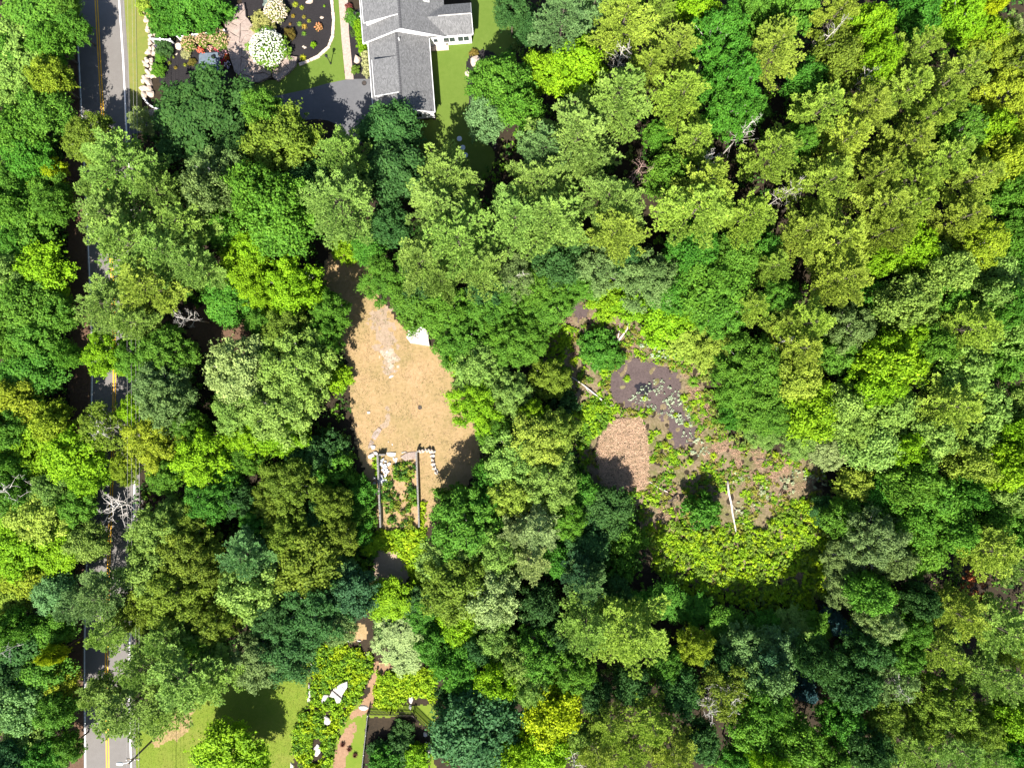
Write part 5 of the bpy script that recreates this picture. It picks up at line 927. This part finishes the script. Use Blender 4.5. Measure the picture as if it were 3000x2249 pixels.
bush(643,115,27,1.4,(.17,.25,.04),'right and widest of three tan hydrangeas along the white fence','hydrangea','hydrangea','hydrangeas along the white fence',1,(.58,.42,.26),80,.15)
bush(482,142,25,1.3,(.06,.13,.035),'dark green juniper by the stone wall'); bush(472,168,16,1.0,(.10,.25,.02),'bright green round shrub below the juniper'); bush(464,207,19,1.2,(.10,.24,.02),'bright green shrub at the foot of the stone wall')
bush(545,158,14,.6,(.36,.36,.16),'low cream-leaved plant in the left mulch bed'); bush(562,182,11,.6,(.17,.15,.03),'small brownish plant left of the stone pad'); bush(650,135,14,.7,(.05,.10,.02),'dark low plant under the right tan hydrangea')
bush(790,7,17,.9,(.22,.28,.26),'blue-grey shrub at the top picture edge'); bush(795,97,12,.8,(.20,.26,.24),'blue-grey shrub above the white hydrangea'); bush(850,100,16,.9,(.13,.10,.02),'brown-yellow shrub right of the white hydrangea')
bush(1034,52,22,1.1,(.08,.20,.02),'round grassy green shrub beside the brick walkway'); 
for i, (x, y) in enumerate([(1048,72),(1052,92),(1056,112),(1060,132),(1064,150)]): bush(x, y, 13, 1.1, (.19,.36,.012), ['topmost','second','third','fourth','lowest'][i]+' bright lime hedge shrub along the house wall','shrub','shrub','lime hedge along the house')
for i, (x, y) in enumerate([(1072,165),(1074,190),(1077,212)]): bush(x, y, 14, 1.5, (.45,.46,.22), ['upper','middle','lower'][i]+' cream variegated shrub against the garage wall','shrub','shrub','variegated shrubs by the garage')
bush(1036,98,10,.8,(.07,.12,.03),'dark small shrub beside the brick walkway'); bush(1042,205,12,.8,(.13,.22,.03),'small green plant below the grey-green boulder'); bush(1022,22,10,.8,(.20,.06,.05),'dark red plant by the porch')
bush(1408,200,11,.7,(.12,.12,.02),'small golden plant on the mulch island boulder'); bush(1388,155,12,.7,(.2,.15,.03),'golden tuft at the top of the mulch island')
# small tufts
tm = MB(); rr = random.Random(3); vv = []
for i in range(90):
    a = rr.uniform(0,6.28); l = rr.uniform(.5,1.0); up = rr.uniform(.5,1.3); w = .045; dx, dy = math.cos(a), math.sin(a)
    m_ = (dx*l*.5, dy*l*.5, up*.62); e = (dx*l, dy*l, up*.55*rr.uniform(.4,1)); s_2 = (-dy*w, dx*w)
    tm.add([(-s_2[0],-s_2[1],0),(s_2[0],s_2[1],0),(m_[0]+s_2[0],m_[1]+s_2[1],m_[2]),(m_[0]-s_2[0],m_[1]-s_2[1],m_[2]),e], [(0,1,2,3),(3,2,4)])
TUFT = mesh_py('grass_tuft', tm.v, tm.f, M['leaf']); a_ = TUFT.attributes.new('tint','FLOAT','FACE'); a_.data.foreach_set('value', [rr.uniform(.2,.9) for _ in TUFT.polygons])
def tuft(px, py, r, h, col, label, cat='plant', group=None, name='grass_tuft'):
    o = mk(name, TUFT); p = W(px, py); o.location = (p.x, p.y, 0); s = r/20; o.scale = (s, s, h); o.rotation_euler = (0,0,tr_r.uniform(0,6)); o.color = (*col, 1); tag(o, label, cat, group); return o
LIME = (.28,.33,.03)
for x, y, r, c, lab in [(866,15,12,LIME,'largest yellow-green tuft near the top of the mulch bed'),(885,25,9,LIME,'yellow-green tuft right of the largest one'),(846,33,6,(.35,.27,.03),'small golden tuft left in the mulch bed'),(860,49,8,(.32,.24,.03),'golden tuft beside the cream hydrangea'),(892,52,8,(.28,.25,.04),'olive tuft in the middle of the mulch bed'),(906,64,8,(.24,.28,.03),'tuft below the olive one in the mulch bed'),(878,72,10,(.15,.26,.04),'green tuft in a pair in the mulch bed'),(892,80,11,(.36,.26,.04),'golden tuft in a pair in the mulch bed'),(891,101,9,(.14,.27,.03),'green tuft below the pair in the mulch bed'),(951,20,5,(.2,.38,.02),'tiny lime tuft at the upper right of the mulch bed'),(851,73,5,(.38,.24,.06),'tiny tan tuft in the mulch bed'),(888,172,13,(.34,.36,.02),'yellow spiky tuft at the corner of the granite edging'),
      (495,166,6,(.38,.32,.02),'small yellow tuft in the left mulch bed'),(498,187,7,(.24,.30,.03),'small lime tuft in the left mulch bed'),(543,192,7,(.26,.30,.03),'lime tuft left of the stone pad'),(516,200,7,(.28,.22,.03),'olive tuft low in the left mulch bed'),(510,170,5,(.24,.30,.03),'tiny lime tuft in the left mulch bed'),(487,201,6,(.14,.28,.02),'green tuft by the bright shrub at the stone wall')]:
    tuft(x, y, r, .45, c, lab)
bush(918,132,8,.6,(.20,.38,.012),'small round clipped lime ball in the mulch bed'); 
o = bush(934,80,10,.5,(.16,.12,.03),'orange-flowered plant in the mulch bed','plant','flowering_plant',None,1,(.75,.36,.18),22,.09)
for x, y, r, c, lab in [(583,148,6,(.75,.22,.14),'coral flowers at the left above the stone pad'),(593,150,6,(.75,.16,.10),'scarlet flowers above the stone pad'),(616,142,7,(.80,.45,.40),'pink flowers above the stone pad'),(634,144,5,(.45,.06,.10),'dark red flowers above the stone pad'),(650,164,7,(.85,.60,.66),'pale pink flowers right of the stone pad'),(662,152,7,(.75,.45,.50),'rose flowers in the corner by the ledge'),(654,185,9,(.55,.02,.08),'crimson flowers right of the stone pad'),(664,170,8,(.55,.10,.02),'rust red flowers by the ledge'),(666,190,9,(.75,.62,.75),'white and purple flowers by the ledge')]:
    bush(x, y, r, .45, (.09,.10,.03), lab, 'flowers', 'flowering_plant', 'flowers round the stone pad', 1, c, 16, .10)
rr = random.Random(15)
for i in range(14):
    bush(460+i*3.6, 134+i*.3, 4.5, .4, (.05,.07,.05), 'purple lavender clump along the foot of the short white fence', 'lavender', 'lavender', 'lavender under the white fence', 1, (.12,.07,.25), 9, .07)
for x, y, r, c, lab in [(1888,1166,10,G_Y,'bright grass tussock just below the puddle'),(2003,1165,14,G_B,'lime tussock right of the puddle'),(2030,1180,13,G_B,'lime tussock at the right rim of the mud'),(1978,1215,9,G_Y,'small tussock in the lower mud'),(2010,1243,10,G_Y,'yellowish tussock in the lower mud'),(1960,1277,11,G_Y,'yellow tussock left of the lower mud'),(1950,1305,13,G_Y,'large yellow tussock below the mud'),(2088,1335,13,G_Y,'spiky yellow tussock right of the shadowed shrub'),(2020,1350,13,G_B,'lime tussock above the shadowed shrub'),(1835,1110,12,G_B,'lime tussock left of the puddle'),(1838,1105,8,G_B,'small lime tussock at the left rim of the mud'),(1768,1090,16,G_B,'broad lime tussock below the dark marsh shrub'),(1680,1060,15,G_Y,'yellow tussock on the upper left marsh'),(2030,1120,20,G_M,'broad green clump at the upper right of the mud'),(2270,1330,12,G_Y,'yellow tussock at the marsh right end')]:
    tuft(x, y, r*1.2, .7, c, lab, 'grass tussock', 'tussocks in the marsh')
for x, y, lab in [(1005,2178,'left'),(1024,2192,'middle'),(1041,2210,'right')]:
    tuft(x, y, 11, .5, (.13,.05,.035), f'{lab} one of three dark red-brown clumps on the terrace', 'plant', 'dark clumps on the terrace', 'withered_plant')

# ------------------------------------------------------------------ logs and branches
def log(pts, r0, r1, label, mat='log', branches=0, seed=0):
    b = W(*pts[0]); root = empty('fallen_log', b); tag(root, label, 'log'); mb = MB(); n = len(pts)
    P3 = [Vector((*(W(x, y)-b)[:2], .12+max(r0, r1)*.8)) for x, y in pts]
    mb.tube(P3, [r0+(r1-r0)*i/(n-1) for i in range(n)], 7); mb.build('trunk', M[mat], root, True); r_ = random.Random(seed)
    for i in range(branches):
        t = r_.uniform(.3, 1)*(n-1); i0 = min(n-2, int(t)); p = P3[i0].lerp(P3[i0+1], t-i0); a = r_.uniform(0, 6.28); L = r_.uniform(.8, 2.2)
        m2 = MB(); q = p+Vector((math.cos(a)*L*.5, math.sin(a)*L*.5, .15)); m2.tube([p, q, q+Vector((math.cos(a+.5)*L*.5, math.sin(a+.5)*L*.5, .05))], [.05,.035,.015], 5); m2.build('branch', M[mat], root)
log([(2130,1408),(2133,1440),(2141,1475),(2144,1500),(2150,1530),(2157,1568)], .17, .10, 'long pale curved fallen log at the right of the marsh', 'log', 1, 1)
log([(1674,1104),(1710,1128),(1750,1160),(1782,1188)], .07, .14, 'thin grey fallen trunk at the upper left of the marsh', 'log', 3, 2)
log([(1846,930),(1836,965),(1810,1000)], .09, .14, 'leaning pale pole above the dark marsh shrub', 'log', 0, 3)
log([(1816,940),(1814,970),(1808,995)], .06, .08, 'shorter pole beside the leaning pale pole', 'log', 0, 4)
log([(1660,955),(1664,985),(1660,1000)], .05, .07, 'thin stick at the top left of the marsh', 'log', 0, 5)
log([(1930,1470),(1960,1465),(1985,1445)], .08, .12, 'dark fallen branch left of the shadowed shrub', 'darkwood', 3, 6)
log([(1895,1405),(1925,1425),(1955,1440)], .05, .08, 'thin branch lying over the dead reeds', 'log', 0, 7)
log([(2215,1345),(2245,1345),(2270,1325)], .08, .1, 'dark branch at the upper right end of the marsh', 'darkwood', 2, 8)
log([(1880,1545),(1900,1560),(1912,1570)], .05, .07, 'small dark stick at the lower left of the marsh', 'darkwood', 0, 9)
log([(2215,1720),(2185,1745),(2170,1760)], .10, .14, 'brown log in the thicket at the bottom of the marsh', 'bark', 0, 10)

# ------------------------------------------------------------------ labels of the trees: colour, kind and nearest landmark
LM = [(1170,220,'house'), (880,320,'driveway'), (715,140,'rock ledge'), (347,1483,'white dead tree over the road'), (1170,1440,'block ruin'), (1225,985,'white outcrop in the clearing'), (1885,1140,'marsh puddle'),
      (2144,1490,'long pale log'), (1150,2085,'dark picket fence'), (2468,1844,'upper blue spruce'), (440,2180,'utility pole'), (1870,506,'brown dead tree'), (300,180,'open top road'), (985,2020,'white outcrop in the yellow bank'), (2074,2059,'white dead tree at bottom'),
      (2178,385,'grey dead tree among vivid trees'), (2688,985,'dead tree near the right edge'), (1395,190,'mulch island'), (2425,110,'dead tree at top right'), (12,1436,'dead tree at left edge')]
def where(dx, dy):
    a = math.degrees(math.atan2(-dy, dx)) % 360
    return ['right of', 'above right of', 'above', 'above left of', 'left of', 'below left of', 'below', 'below right of'][int((a+22.5)//45) % 8]
groups = {}
for rec in TREES:
    root, px, py, r, kind, col, lab = rec
    best = min(LM, key=lambda m: (m[0]-px)**2+(m[1]-py)**2 if (m[0]-px)**2+(m[1]-py)**2 > 400 else 1e9); dist = math.hypot(best[0]-px, best[1]-py)
    key = f"{CNAME[col]} {SNAME[kind][1]} {where(px-best[0], py-best[1])} the {best[2]}"
    groups.setdefault(key, []).append((dist, root, kind))
ORD = ['nearest', 'second nearest', 'third nearest', 'fourth nearest', 'fifth nearest', 'sixth nearest', 'seventh nearest', 'eighth nearest', 'ninth nearest', 'tenth nearest']
for key, ls in groups.items():
    ls.sort(key=lambda t: t[0])
    for i, (dd, root, kind) in enumerate(ls):
        lab = key if len(ls) == 1 else f"{ORD[min(i, 9)]} {key}"
        tag(root, lab, {'S': 'shrub'}.get(kind, 'tree'), {'P': 'pines of the woods', 'D': 'leafy trees of the woods', 'F': 'leafy trees of the woods', 'L': 'sparse trees of the woods', 'S': 'shrubs', 'C': 'blue spruces'}[kind])
